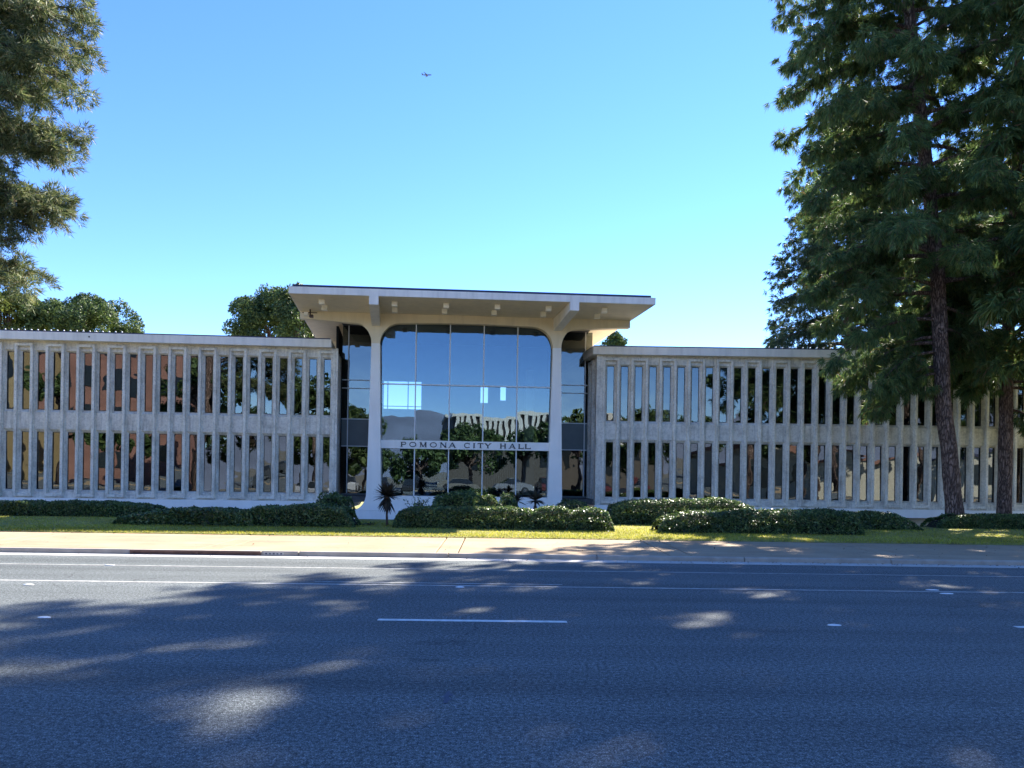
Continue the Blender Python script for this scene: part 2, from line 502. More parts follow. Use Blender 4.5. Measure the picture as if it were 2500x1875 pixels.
MB().box(DR0 + 0.003, DR1 - 0.003, KERB - 0.006, KERB + 0.0005, 0.056, 0.086).build('steel_edge', M['rust'], dr)
MB().box(DR0 + 0.003, DR1 - 0.003, KERB + 0.028, KERB + 0.034, -0.05, 0.064).build('slot_back', M['rust'], dr)
for q in (DR0 + 0.003, (DR0 + DR1) / 2, DR1 - 0.043):
    MB().box(q, q + 0.04, KERB + 0.002, KERB + 0.027, -0.03, 0.065).build('divider', M['rust'], dr)
pl = thing('drain_marker', 'small blue-grey stencilled plate on the kerb face right of the storm drain', 'plate', (*street(DR1 + 0.26, KERB - 0.001), 0.05), ST)
MB().box(-0.2, 0.2, -0.004, 0.0, -0.03, 0.022).build('plate', M['gutter'], pl)
for q in range(5):
    MB().box(-0.17 + q * 0.075, -0.13 + q * 0.075, -0.006, -0.0045, -0.018, 0.012 - 0.006 * (q % 2)).build('stencil_mark', M['stop'], pl)

# road markings
def line(name, label, x0, x1, y, w, yb=None, cat='road marking', group=None, mat='worn'):
    m = MB(); n = max(1, int((x1 - x0) / 2.0)); yb = y if yb is None else yb
    for i in range(n):
        a = x0 + (x1 - x0) * i / n; b = x0 + (x1 - x0) * (i + 1) / n
        ya = y + (yb - y) * i / n; yc = y + (yb - y) * (i + 1) / n
        j0, j1 = random.uniform(-.006, .006), random.uniform(-.006, .006)
        m.add([(a, ya - w / 2 + j0, 0.004), (b, yc - w / 2 + j0, 0.004), (b, yc + w / 2 + j1, 0.004), (a, ya + w / 2 + j1, 0.004)], [(0, 1, 2, 3)])
    o = m.build(name, M[mat]); o.rotation_euler = (0, 0, ST)
    return tag(o, label, cat, group)
line('lane_line', 'long thin white line nearest the far kerb', -70, 70, 13.05, 0.065)
line('lane_line', 'long white line second from the far kerb, full width of the road', -70, 70, 11.12, 0.08)
line('lane_line', 'short thin white line doubled just beyond the long line, middle of the road', -2.8, 1.0, 11.36, 0.06)
d = at(923, 1511, 8.45)
line('lane_dash', 'thick white lane dash in the middle of the near lane', -1.36, 0.80, 8.43, 0.10, mat='paint')
line('lane_dash', 'thick white lane dash cut off by the right edge of the photo', 6.0, 8.1, 8.43, 0.10, mat='paint')

def marker(px, py, label, sx=0.11):
    b = (py - CY) * _c - (px - CX) * _s
    p = at(px, py, EYE * F_PX / b)
    m = MB(); n = 10
    ring = [[(sx * r * math.cos(6.283 * i / n), 0.04 * r * math.sin(6.283 * i / n), z) for i in range(n)] for r, z in ((1, 0), (0.85, 0.007), (0.45, 0.012))]
    for rr in ring: m.v.extend(rr)
    for k in range(2):
        for i in range(n): j = (i + 1) % n; m.f.append((k * n + i, k * n + j, (k + 1) * n + j, (k + 1) * n + i))
    m.f.append(tuple(2 * n + i for i in range(n)))
    o = m.build('road_marker', M['glossy'], loc=(p.x, p.y, 0.003))
    return tag(o, label, 'road marker', 'raised markers on the road')
marker(2276, 1441, 'raised white road marker just above the long line, far right')
marker(2311, 1450, 'raised white road marker on the long line, far right')
marker(2037, 1527, 'white road marker lying alone in the near lane, right', 0.085)
marker(1123, 1434, 'small white road marker just below the doubled line, mid road', 0.07)
marker(70, 1428, 'white road marker on the long line at the left edge of the road', 0.08)
marker(268, 1380, 'small white road marker on the line nearest the kerb, left', 0.10)
marker(108, 1508, 'flat white road marker in the near lane at the far left', 0.075)

tar = MB()
for k, (dx, w_) in enumerate(((0, .018), (.012, .03), (-.004, .022), (.008, .034), (.0, .016))):
    y0 = 5.35 + k * 0.06
    tar.add([(dx - w_, y0, .004), (dx + w_, y0, .004), (dx + w_ * .8, y0 + .058, .004), (dx - w_ * .8, y0 + .058, .004)], [(0, 1, 2, 3)])
tag(tar.build('tar_mark', M['stop'], loc=(-0.46, 0, 0)), 'small dark tar mark on the near asphalt, below the lane dash', 'road mark')

# ================================================================== THE CITY HALL
TH, KH = R(3.8), 0.93
hall = thing('city_hall', 'two-storey mid-century city hall of ribbed concrete with a white canopied glass centre', 'building', (0, 32.3 * KH, EYE * (1 - KH)), TH)
hall.scale = (KH, KH, KH)
Z_BASE, Z_TOP, Z_FAS = 0.49, 7.095, 7.43
MOD, FW, BAR, WIN = 1.255, 0.754, 0.118, 0.315
WZ = [(0.85, 3.27), (4.22, 6.645)]

def bar_profile(x0, x1):
    c = 0.014
    return [(x0 - 0.024, 0.29), (x0 - 0.024, 0.125), (x0 - 0.004, 0.115), (x0, c), (x0 + c, 0), (x1 - c, 0), (x1, c), (x1 + 0.004, 0.115), (x1 + 0.024, 0.125), (x1 + 0.024, 0.29)]
def bar(m, x0, x1, z0, z1):
    pr = bar_profile(x0, x1); n = len(pr)
    v = [(x, y, z0) for x, y in pr] + [(x, y, z1) for x, y in pr]
    f = [tuple(range(n)), tuple(reversed(range(n, 2 * n)))]
    for i in range(n):
        j = (i + 1) % n; f.append((j, i, i + n, j + n))
    m.add(v, f)
def bay(m, xa, xb, zlo, zhi):
    """splayed reveals, spandrel, head and sill of one narrow bay between two bars"""
    xc = (xa + xb) / 2; w0, w1 = xc - WIN / 2, xc + WIN / 2
    e = 0.03
    yF, yG = 0.14, 0.245
    for (a, b) in ((xa, w0), (xb, w1)):
        o = xa - e if a == xa else xb + e
        for (z0, z1) in WZ:
            m.add([(a, 0.12, z0 - 0.12), (b, yG, z0 - 0.12), (b, yG, z1 + 0.12), (a, 0.12, z1 + 0.12)], [(0, 1, 2, 3) if a == xa else (3, 2, 1, 0)])
    def block(z0, z1, c0, c1):
        v = [(xa - e, yF, z0 + c0), (xb + e, yF, z0 + c0), (xb + e, yF, z1 - c1), (xa - e, yF, z1 - c1),
             (xa - e, yG + 0.02, z0), (xb + e, yG + 0.02, z0), (xb + e, yG + 0.02, z1), (xa - e, yG + 0.02, z1)]
        m.add(v, [(0, 1, 2, 3), (4, 5, 1, 0), (3, 2, 6, 7), (1, 5, 6, 2), (4, 0, 3, 7)])
    block(WZ[0][1], WZ[1][0], 0.12, 0.12)
    block(WZ[1][1], zhi, 0.07, 0.0)
    block(zlo, WZ[0][0], 0.0, 0.09)
def panel_mesh(end=False):
    m = MB()
    fb, ft = 0.55, 6.98
    bar(m, 0.0, BAR, fb, ft); bar(m, FW - BAR, FW, fb, ft)
    m.cbox(0.0, FW, 0.0015, 0.19, 6.862, ft + 0.0, 0.013)
    m.cbox(0.0, FW, 0.0015, 0.19, fb, 0.672, 0.013)
    bay(m, BAR, FW - BAR, 0.60, 6.90)
    if not end: bay(m, FW, MOD, Z_BASE, Z_TOP)
    m.box(-0.02, FW + 0.02, 0.133, 0.29, 6.97, Z_TOP)            # wall over and under the frame
    m.box(-0.02, FW + 0.02, 0.133, 0.29, Z_BASE, 0.56)
    return m.mesh('precast_panel', M['precast'])
PANEL, PANEL_END = panel_mesh(), panel_mesh(True)
pane_me = MB().box(-WIN / 2 - 0.02, WIN / 2 + 0.02, -0.004, 0.004, -1.23, 1.23).mesh('window_pane', M['wglass'])
fr = MB(); a_, b_, t_ = WIN / 2 + 0.004, 1.2125, 0.017
fr.box(-a_, -a_ + t_, -0.02, -0.006, -b_, b_).box(a_ - t_, a_, -0.02, -0.006, -b_, b_)
fr.box(-a_ + t_, a_ - t_, -0.02, -0.006, -b_, -b_ + t_).box(-a_ + t_, a_ - t_, -0.02, -0.006, b_ - t_, b_)
frame_me = fr.mesh('window_frame', M['frame'])
rnd = random.Random(11)
def put_panel(loc, rz, panes=True, end=False):
    p = link('precast_panel', PANEL_END if end else PANEL, hall, loc, (0, 0, rz))
    if not panes: return p
    for xc in ((BAR + FW - BAR) / 2, (FW + MOD) / 2)[:1 if end else 2]:
        for (z0, z1) in WZ:
            zc = (z0 + z1) / 2
            link('window_pane', pane_me, p, (xc, 0.272, zc), (R(rnd.gauss(0, 0.35)), 0, R(rnd.gauss(0, 0.75))))
            link('window_frame', frame_me, p, (xc, 0.262, zc))
    return p
# left wing: last frame turns the corner at s = -7.68
S_END = -7.69
for k in range(13):
    put_panel((S_END - FW - k * MOD, 0, 0), 0, end=(k == 0))
# the sliver of plain bay to the right of the last frame is cut by the corner pier
# right wing: parallel to the picture plane, own frame of reference
def rw(x, y, z=0.0):
    """world -> hall local"""
    v = Vector((x, y - 32.3, z)); c, s = math.cos(-TH), math.sin(-TH)
    return (v.x * c - v.y * s, v.x * s + v.y * c, z)
RX0, RY = 3.93, 32.50
for k in range(19):
    put_panel(rw(RX0 + k * MOD, RY), -TH)
# end walls (fins seen edge on)
for k in range(5):
    put_panel(rw(RX0 - 0.25 - 0.153 * (0.33 + (k + 1) * MOD), RY + 0.33 + (k + 1) * MOD), -TH - R(90) + math.atan(0.153), panes=(k < 3))
for k in range(2):
    put_panel((S_END + 0.08 - 0.088 * (0.14 + k * MOD), 0.14 + k * MOD, 0), R(90) + math.atan(0.088), panes=False)
# corner piers
MB().box(0, 0.262, 0.03, 0.34, Z_BASE, Z_TOP - 0.003).build('corner_pier', M['precast'], hall, rw(RX0 - 0.262, RY), (0, 0, -TH))
MB().box(0, 0.10, 0.02, 0.14, Z_BASE, Z_TOP - 0.003).build('corner_pier', M['precast'], hall, (S_END - 0.01, 0, 0))

def wing(x0, x1, loc, rz, left, sh):
    """core, roof, plinth, basement for one wing; x0..x1 along the wing, depth 13 m"""
    def part(name, mat, *b):
        m = MB().box(*b); m.v = [(x - sh * y, y, z) for x, y, z in m.v]
        return m.build(name, mat, hall, loc, (0, 0, rz))
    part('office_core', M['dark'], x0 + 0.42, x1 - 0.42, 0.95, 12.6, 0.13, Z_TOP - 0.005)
    rx = x1 - 0.24 if left else x1 + 0.10
    part('roof_slab', M['fascia'], x0 - 0.22, rx, -0.24, 12.9, Z_TOP + 0.0, Z_FAS)
    part('roof_gravel', M['gravel'], x0 - 0.1, rx - 0.12, -0.10, 12.75, Z_FAS + 0.001, Z_FAS + 0.03)
    part('gravel_stop', M['stop'], x0 - 0.17, rx - 0.05, -0.18, -0.105, Z_FAS + 0.001, Z_FAS + 0.055)
    if not left: part('gravel_stop', M['stop'], x0 - 0.17, x0 - 0.105, -0.104, 12.8, Z_FAS + 0.001, Z_FAS + 0.055)
    part('plinth', M['white'], x0 - 0.02, x1 + 0.04, -0.07, 12.7, 0.12, Z_BASE - 0.002)
    n = int((x1 - x0) / 1.1)
    for k in range(n):
        a = x0 + (x1 - x0) * k / n; b = x0 + (x1 - x0) * (k + 1) / n
        part('basement_panel', M['tan'], a + 0.012, b - 0.012, 0.45, 0.6, -0.8, 0.119)
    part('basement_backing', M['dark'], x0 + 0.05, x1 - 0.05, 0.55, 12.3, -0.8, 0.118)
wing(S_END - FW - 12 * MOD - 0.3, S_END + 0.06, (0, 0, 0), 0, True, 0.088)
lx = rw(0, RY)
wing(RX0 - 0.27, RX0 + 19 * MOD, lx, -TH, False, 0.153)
# small round vents in the fascias
def disc(parent, loc, rz, r, mat, name):
    m = MB(); n = 12
    m.v = [(r * math.cos(6.283 * i / n), -0.012, r * math.sin(6.283 * i / n)) for i in range(n)] + [(r * math.cos(6.283 * i / n), 0.0, r * math.sin(6.283 * i / n)) for i in range(n)]
    m.f = [tuple(range(n))] + [(i, (i + 1) % n, (i + 1) % n + n, i + n) for i in range(n)]
    return m.build(name, mat, parent, loc, (0, 0, rz))
disc(hall, (-17.85, -0.242, 7.265), 0, 0.035, M['brown'], 'fascia_vent')
q = rw(13.9, RY - 0.242); disc(hall, (q[0], q[1], 7.265), -TH, 0.035, M['brown'], 'fascia_vent')
# little white balls along the roof edges
dot_me = MB()
for (r, z) in ((0.012, -0.03), (0.028, -0.018), (0.034, 0.0), (0.026, 0.02), (0.008, 0.032)):
    dot_me.v.extend([(r * math.cos(6.283 * i / 8), r * math.sin(6.283 * i / 8), z) for i in range(8)])
for k in range(4):
    for i in range(8): dot_me.f.append((k * 8 + i, k * 8 + (i + 1) % 8, (k + 1) * 8 + (i + 1) % 8, (k + 1) * 8 + i))
dot_me.f.append(tuple(range(32, 40)))
dot_me = dot_me.mesh('rooftop_dot', M['glossy'], True)
for k in range(24): link('rooftop_dot', dot_me, hall, (-22.6 + 0.262 * k, -0.12, Z_FAS + 0.085))
for k in range(16):
    q = rw(11.2 + 0.3 * k, RY - 0.12); link('rooftop_dot', dot_me, hall, (q[0], q[1], Z_FAS + 0.085))

# ---------------------------------------------------------------- the centre: canopy, portal, glass
S0 = -2.05
CZ0, CZ1 = 8.46, 8.715
HW = 6.99
def shear(m):
    m.v = [(x - 0.088 * (y + 0.9), y, z) for x, y, z in m.v]
    return m
def cpart(name, mat, *b, parent=None): return MB().box(*b).build(name, mat, parent or hall)
def spart(name, mat, *b, parent=None): return shear(MB().box(*b)).build(name, mat, parent or hall)
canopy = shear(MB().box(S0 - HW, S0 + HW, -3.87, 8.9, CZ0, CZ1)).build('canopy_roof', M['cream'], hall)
spart('front_fascia', M['fascia'], S0 - HW - 0.03, S0 + HW + 0.03, -3.95, -3.872, CZ0 - 0.004, CZ1 + 0.004, parent=canopy)
for sx in (-1, 1):
    xa = S0 + sx * (HW + 0.002)
    spart('side_fascia', M['fascia'], min(xa, xa + sx * 0.028), max(xa, xa + sx * 0.028), -3.871, 8.9, CZ0 - 0.004, CZ1 + 0.004, parent=canopy)
spart('gravel_stop', M['stop'], S0 - HW + 0.12, S0 + HW - 0.12, -3.86, 8.7, CZ1 + 0.002, CZ1 + 0.105, parent=canopy)
CCX, NECK = 3.84, 0.18
def arch_poly():
    pts = [(-HW, CZ0 - 0.002), (-HW, 8.15)]
    # outer haunch down to the left column
    xo, Ro = -(CCX + NECK), 0.52
    L = HW + xo
    for i in range(1, 9):
        x = -HW + (L - Ro) * i / 9; t = (x + HW) / L
        pts.append((x, 8.15 - 0.18 * t ** 1.3))
    zt = 8.15 - 0.18 * ((L - Ro) / L) ** 1.3
    for i in range(0, 9):
        a = R(90 * i / 8)
        pts.append((xo - Ro + Ro * math.sin(a), zt - (zt - 7.2) * (1 - math.cos(a)) ** 0.9))
    xi, Ri = -(CCX - NECK), 0.82
    for i in range(0, 11):
        a = R(90 - 9 * i)
        x = xi + Ri - Ri * math.sin(a)
        zt2 = 8.13 - 0.10 * ((xi + Ri) / xi) ** 2
        pts.append((x, zt2 - (zt2 - 7.2) * (1 - math.cos(a)) ** 0.95))
    for i in range(1, 8):
        x = (xi + Ri) * (1 - i / 8)
        pts.append((x, 8.13 - 0.10 * (x / xi) ** 2))
    pts.append((0, 8.13))
    right = [(-x, z) for x, z in reversed(pts[:-1])]
    return pts + right
AP = [(S0 + x, z) for x, z in arch_poly()]
for d0 in (-0.9, 5.75):
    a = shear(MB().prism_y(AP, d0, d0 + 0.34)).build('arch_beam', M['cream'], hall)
def column_poly(cx, flare):
    pts = []
    for i in range(0, 15):                                      # left edge going down
        z = 7.199 - (7.199 - 0.9) * i / 14; t = i / 14
        pts.append((cx - NECK - 0.125 * t ** 1.15, z))
    xl = pts[-1][0]
    if flare:
        for i in range(1, 9):
            a = R(90 * i / 8)
            pts.append((xl - 0.55 * (1 - math.cos(a)), 0.9 - 0.72 * math.sin(a)))
    pts.append((pts[-1][0], 0.17)); 
    rt = [(cx + NECK + 0.125 * (i / 14) ** 1.15, 7.199 - (7.199 - 0.9) * i / 14) for i in range(15)]
    pts.append((rt[-1][0], 0.17))
    pts += list(reversed(rt))
    return pts
for sx, fl in ((-1, True), (1, False)):
    MB().prism_y(column_poly(S0 + sx * CCX, fl), -0.899, -0.2).build('column', M['white'], hall)
    shear(MB().prism_y(column_poly(S0 + sx * CCX, False), 5.55, 6.1)).build('column', M['white'], hall)
    # bracket beam running out to the canopy edge
    pr = [(-3.99, 8.12), (-0.901, 7.93), (-0.901, CZ0 - 0.003), (-3.86, CZ0 - 0.003), (-3.955, CZ0 - 0.003), (-3.955, CZ1 - 0.01), (-3.99, CZ1 - 0.01)]
    x = S0 + sx * CCX
    shear(MB().prism_x(pr, x - 0.175, x + 0.175)).build('bracket_beam', M['fascia'], hall)
light_me = MB().cbox(-0.11, 0.11, -0.11, 0.11, -0.19, 0, 0.012).mesh('soffit_light', M['lightbox'])
for k, xo in enumerate((-5.75, -3.0, -1.02, 0.96, 2.95, 5.15)):
    for dd in (-3.05, -2.0):
        o = link('soffit_light', light_me, hall, (S0 + xo * 1.02 - 0.088 * (dd + 0.9), dd, CZ0 - 0.001))
# flood light on a bracket under the left end
fl = MB().box(S0 - 6.8, S0 - 6.2, -1.32, -1.29, 8.30, 8.33).build('flood_light', M['brown'], hall)
cpart('bracket', M['brown'], S0 - 6.51, S0 - 6.46, -1.33, -1.28, 8.12, 8.455, parent=fl)
cpart('lamp_head', M['lightbox'], S0 - 6.72, S0 - 6.56, -1.40, -1.22, 8.20, 8.32, parent=fl)
cpart('lamp_head', M['brown'], S0 - 6.50, S0 - 6.36, -1.42, -1.25, 8.11, 8.22, parent=fl)

# podium under the glass
cpart('podium', M['white'], S0 - 3.57, S0 + 3.57, -0.80, 0.4, 0.166, 0.795)
cpart('podium_base', M['white'], S0 - 5.35, S0 + 4.6, -0.93, 0.6, -0.8, 0.163)
MB().prism_y([(S_END + 0.12, 0.2), (S0 - 5.05, 0.2), (S0 - 4.72, 0.3), (S0 - 4.6, 0.48), (S0 - 4.6, 0.56), (S_END + 0.12, 0.56)], 0.55, 1.3).build('side_plinth', M['white'], hall)
GX0, GX1 = S0 - 3.62, S0 + 3.62
GD = -0.52
def glass_pane(s0, s1, z0, z1, d, mat=None, tilt=0.2):
    m = MB().box(-(s1 - s0) / 2, (s1 - s0) / 2, -0.005, 0.005, -(z1 - z0) / 2, (z1 - z0) / 2)
    return m.build('glass_pane', mat or M['glass'], hall, ((s0 + s1) / 2, d, (z0 + z1) / 2), (R(rnd.gauss(0, tilt * 0.5)), 0, R(rnd.gauss(0, tilt))))
cols5 = [GX0 + (GX1 - GX0) * i / 5 for i in range(6)]
for i in range(5):
    for (z0, z1) in ((0.78, 2.82), (3.13, 5.54), (5.54, 8.3)):
        glass_pane(cols5[i], cols5[i + 1], z0, z1, GD)
for i in range(1, 5):
    cpart('mullion', M['alu'], cols5[i] - 0.024, cols5[i] + 0.024, GD - 0.09, GD - 0.02, 0.797, 2.797)
    cpart('mullion', M['alu'], cols5[i] - 0.024, cols5[i] + 0.024, GD - 0.09, GD - 0.02, 3.153, 8.3)
cpart('transom', M['alu'], GX0, GX1, GD - 0.085, GD - 0.021, 5.515, 5.565)
for z in (0.797, 2.76, 3.153): pass
sign = cpart('sign_band', M['white'], GX0 - 0.05, GX1 + 0.05, GD - 0.20, GD + 0.05, 2.80, 3.15)
# lettering: wide capitals with small serifs, each letter a solid of its own
def stroke(m, p, q, w):
    p, q = Vector(p), Vector(q); d_ = (q - p).normalized(); n_ = Vector((-d_.y, d_.x)) * w / 2
    m.prism_y([tuple(p + n_), tuple(p - n_), tuple(q - n_), tuple(q + n_)], -0.012, 0.0)
def ring(m, cx, cz, rx, rz, w, a0, a1, n=18):
    for i in range(n):
        a, b = R(a0 + (a1 - a0) * i / n), R(a0 + (a1 - a0) * (i + 1) / n)
        P = [(cx + (rx + k) * math.cos(t), cz + (rz + k) * math.sin(t)) for t, k in ((a, w / 2), (b, w / 2), (b, -w / 2), (a, -w / 2))]
        m.prism_y(P, -0.012, 0.0)
LH = 0.212
def glyph(ch, w):
    m = MB(); T, t = 0.052, 0.034; h = LH; e = 0.024
    def ser(x, z): m.prism_y([(x - e - T / 2, z), (x + e + T / 2, z), (x + e + T / 2, z + 0.014), (x - e - T / 2, z + 0.014)], -0.0125, 0.0)
    def vert(x, th=T, top=True, bot=True):
        stroke(m, (x, 0), (x, h), th)
        if top: ser(x, h - 0.014)
        if bot: ser(x, 0)
    if ch == 'P':
        vert(T); ring(m, w - 0.085, h - 0.062, 0.055, 0.048, 0.034, -90, 90, 10)
        stroke(m, (T, h - 0.014), (w - 0.085, h - 0.014), t); stroke(m, (T, h - 0.110), (w - 0.085, h - 0.110), t)
    elif ch == 'O': ring(m, w / 2, h / 2, w / 2 - 0.018, h / 2 - 0.012, 0.036, 0, 360, 26)
    elif ch == 'C': ring(m, w / 2, h / 2, w / 2 - 0.018, h / 2 - 0.012, 0.036, 42, 318, 22); stroke(m, (w * 0.87, h - 0.075), (w * 0.87, h), 0.02); stroke(m, (w * 0.87, 0.0), (w * 0.87, 0.05), 0.02)
    elif ch == 'M':
        vert(T * .6, t); vert(w - T * .7, T); stroke(m, (T * .6, h), (w / 2, 0.01), T * 0.9); stroke(m, (w - T * .7, h), (w / 2, 0.01), t)
    elif ch == 'N':
        vert(T * .6, t); vert(w - T * .6, t); stroke(m, (T * .6, h), (w - T * .6, 0.0), T * 0.95)
    elif ch == 'A':
        stroke(m, (w / 2, h), (T * .5, 0), t); stroke(m, (w / 2, h), (w - T * .5, 0), T * .95); stroke(m, (w * .24, h * .33), (w * .76, h * .33), t * .8); ser(T * .5, 0); ser(w - T * .5, 0)
    elif ch == 'I': vert(w / 2)
    elif ch == 'T':
        vert(w / 2, T, False); stroke(m, (0, h - 0.014), (w, h - 0.014), t); stroke(m, (0.012, h - 0.055), (0.012, h), 0.022); stroke(m, (w - 0.012, h - 0.055), (w - 0.012, h), 0.022)
    elif ch == 'Y':
        stroke(m, (T * .5, h), (w / 2, h * .45), T * .9); stroke(m, (w - T * .5, h), (w / 2, h * .45), t); stroke(m, (w / 2, h * .48), (w / 2, 0), T); ser(w / 2, 0); ser(T * .5, h - 0.014); ser(w - T * .5, h - 0.014)
    elif ch == 'H':
        vert(T * .7); vert(w - T * .7); stroke(m, (T, h * .52), (w - T, h * .52), t)
    elif ch == 'L':
        vert(T * .7); stroke(m, (T * .7, 0.014), (w, 0.014), t); stroke(m, (w - 0.012, 0), (w - 0.012, 0.06), 0.022)
    return m
UZ = 0.19 * 31.0 / 1800.0
for ch, a, b in (('P', 170, 248), ('O', 285, 375), ('M', 420, 508), ('O', 550, 640), ('N', 683, 765), ('A', 795, 885), ('C', 993, 1073), ('I', 1115, 1132),
                 ('T', 1170, 1245), ('Y', 1260, 1347), ('H', 1463, 1540), ('A', 1580, 1665), ('L', 1703, 1773), ('L', 1790, 1865)):
    s_ = -2.04 + (a - 1017) * UZ; w = (b - a) * UZ
    glyph(ch, w).build('letter', M['letter'], sign, (s_, GD - 0.2015, 2.868))

# vertical blinds behind three of the lower panes
for i in (0, 1, 3):
    m = MB(); n = 17
    for k in range(n):
        x = cols5[i] + 0.08 + (1.448 - 0.16) * k / (n - 1)
        m.add([(x - 0.02, GD + 0.25, 0.82), (x + 0.012, GD + 0.28, 0.82), (x + 0.012, GD + 0.28, 2.76), (x - 0.02, GD + 0.25, 2.76)], [(0, 1, 2, 3)])
    tag(m.build('vertical_blind', M['spandrel'], hall), kind='stuff')

# recessed side bays
def side_bay(s0, s1, d, mull):
    for (z0, z1) in ((0.82, 2.95), (4.18, 5.55), (5.60, 5.92), (5.97, 8.40)):
        glass_pane(s0, s1, z0, z1, d, M['wglass'], tilt=0.1)
    cpart('spandrel_panel', M['spandrel'], s0, s1, d - 0.02, d + 0.05, 2.95, 4.18)
    for z in (2.95, 4.18, 5.575, 5.945): cpart('transom', M['alu'], s0, s1, d - 0.05, d - 0.021, z - 0.02, z + 0.02)
    cpart('mullion', M['alu'], mull - 0.022, mull + 0.022, d - 0.07, d - 0.052, 0.82, 8.40)
    cpart('bay_sill', M['spandrel'], s0, s1, d - 0.1, d + 0.3, 0.5, 0.819)
side_bay(S_END + 0.02, S0 - CCX + 0.1, 1.62, S_END + 0.30)
side_bay(S0 + CCX - 0.1, 3.75, 1.62, 3.42)
for sx in (-1, 1):
    x = S0 + sx * (CCX - 0.02)
    cpart('return_wall', M['frame'], x - 0.05, x + 0.05, -0.21, 1.60, 0.5, 8.44)
# the hall inside
cpart('hall_floor', M['hall'], S0 - 5.6, S0 + 5.6, -0.3, 5.74, 0.5, 0.74)
cpart('hall_ceiling', M['hall'], S0 - 5.6, S0 + 5.6, -0.4, 5.70, 8.40, 8.455)
cpart('gallery_floor', M['hall'], S0 - 5.6, S0 + 5.6, 2.6, 5.74, 2.8, 3.1)
for sx in (-1, 1):
    x = S0 + sx * 5.65
    spart('hall_wall', M['dark'], x - 0.05, x + 0.05, 1.75, 5.74, 0.5, 8.40)
rear = [(-8.0, -6.05, 0.5, 8.4), (-3.75, -0.72, 0.5, 8.4), (-0.34, 0.30, 0.5, 8.4), (0.58, 4.2, 0.5, 8.4)]
for a, b, c, d in rear: spart('rear_wall', M['hall'], a, b, 5.745, 5.748, c, d)
for a, b, lo, hi in ((-6.05, -3.75, 5.05, 6.45), (-0.72, -0.34, 5.45, 6.25), (0.30, 0.58, 5.6, 6.3)):
    spart('rear_wall', M['hall'], a, b, 5.745, 5.748, 0.5, lo); spart('rear_wall', M['hall'], a, b, 5.745, 5.748, hi, 8.4)
for x in (-5.45, -4.42): spart('rear_mullion', M['frame'], x - 0.025, x + 0.025, 5.70, 5.74, 5.05, 6.45)
spart('rear_rail', M['alu'], -6.05, -3.75, 5.70, 5.74, 5.16, 5.20)

# ================================================================== PLANTS
def unit(a):
    return a / np.maximum(np.linalg.norm(a, axis=-1, keepdims=True), 1e-9)

def needle_verts(c, ax, K, ln, wd, spread, droop, rng):
    N = len(c)
    d = ax[:, None, :] * 0.9 + rng.normal(0, spread, (N, K, 3)); d[..., 2] -= droop
    d = unit(d)
    L = ln * rng.uniform(0.65, 1.1, (N, K, 1))
    b = c[:, None, :] + rng.normal(0, 0.03, (N, K, 3))
    s = unit(np.cross(d, rng.normal(0, 1, (N, K, 3)))) * (wd / 2)
    tip = b + d * L
    tip[..., 2] -= droop * 0.12 * L[..., 0]
    mid = b + d * L * 0.45
    return np.stack([b - s * 0.4, mid + s, tip], axis=2).reshape(-1, 3)

def leaf_verts(c, nrm, size, rng, jitter=0.7):
    N = len(c)
    n = unit(nrm + rng.normal(0, jitter, (N, 3)))
    u = unit(np.cross(n, rng.normal(0, 1, (N, 3))))
    w = np.cross(n, u)
    s = size * rng.uniform(0.6, 1.25, (N, 1))
    return np.stack([c - u * s, c + w * s * 0.5, c + u * s, c - w * s * 0.5], axis=1).reshape(-1, 3)

def poly_at(pts, z):
    for (a, b) in zip(pts, pts[1:]):
        if a[2] <= z <= b[2]:
            t = (z - a[2]) / (b[2] - a[2]); return np.array(a) * (1 - t) + np.array(b) * t
    return np.array(pts[-1] if z > pts[-1][2] else pts[0])

def trunk_mesh(pts, r0, r1, seed, sides=22, rings=70, rough=0.07):
    rng = np.random.default_rng(seed)
    z0, z1 = pts[0][2], pts[-1][2]
    m = MB()
    ph = rng.uniform(0, 6.28, (6,))
    for k in range(rings + 1):
        t = k / rings; z = z0 + (z1 - z0) * t; c = poly_at(pts, z)
        r = r0 + (r1 - r0) * t + 0.35 * r0 * math.exp(-t * (z1 - z0) / 0.35)
        for i in range(sides):
            a = 6.28318 * i / sides
            rr = r * (1 + rough * math.sin(3 * a + ph[0] + z * 1.7) * math.sin(z * 2.3 + ph[1]) + rough * 0.9 * rng.normal() * 0.6)
            m.v.append((c[0] + rr * math.cos(a), c[1] + rr * math.sin(a), z))
    for k in range(rings):
        for i in range(sides):
            j = (i + 1) % sides
            m.f.append((k * sides + i, k * sides + j, (k + 1) * sides + j, (k + 1) * sides + i))
    return m

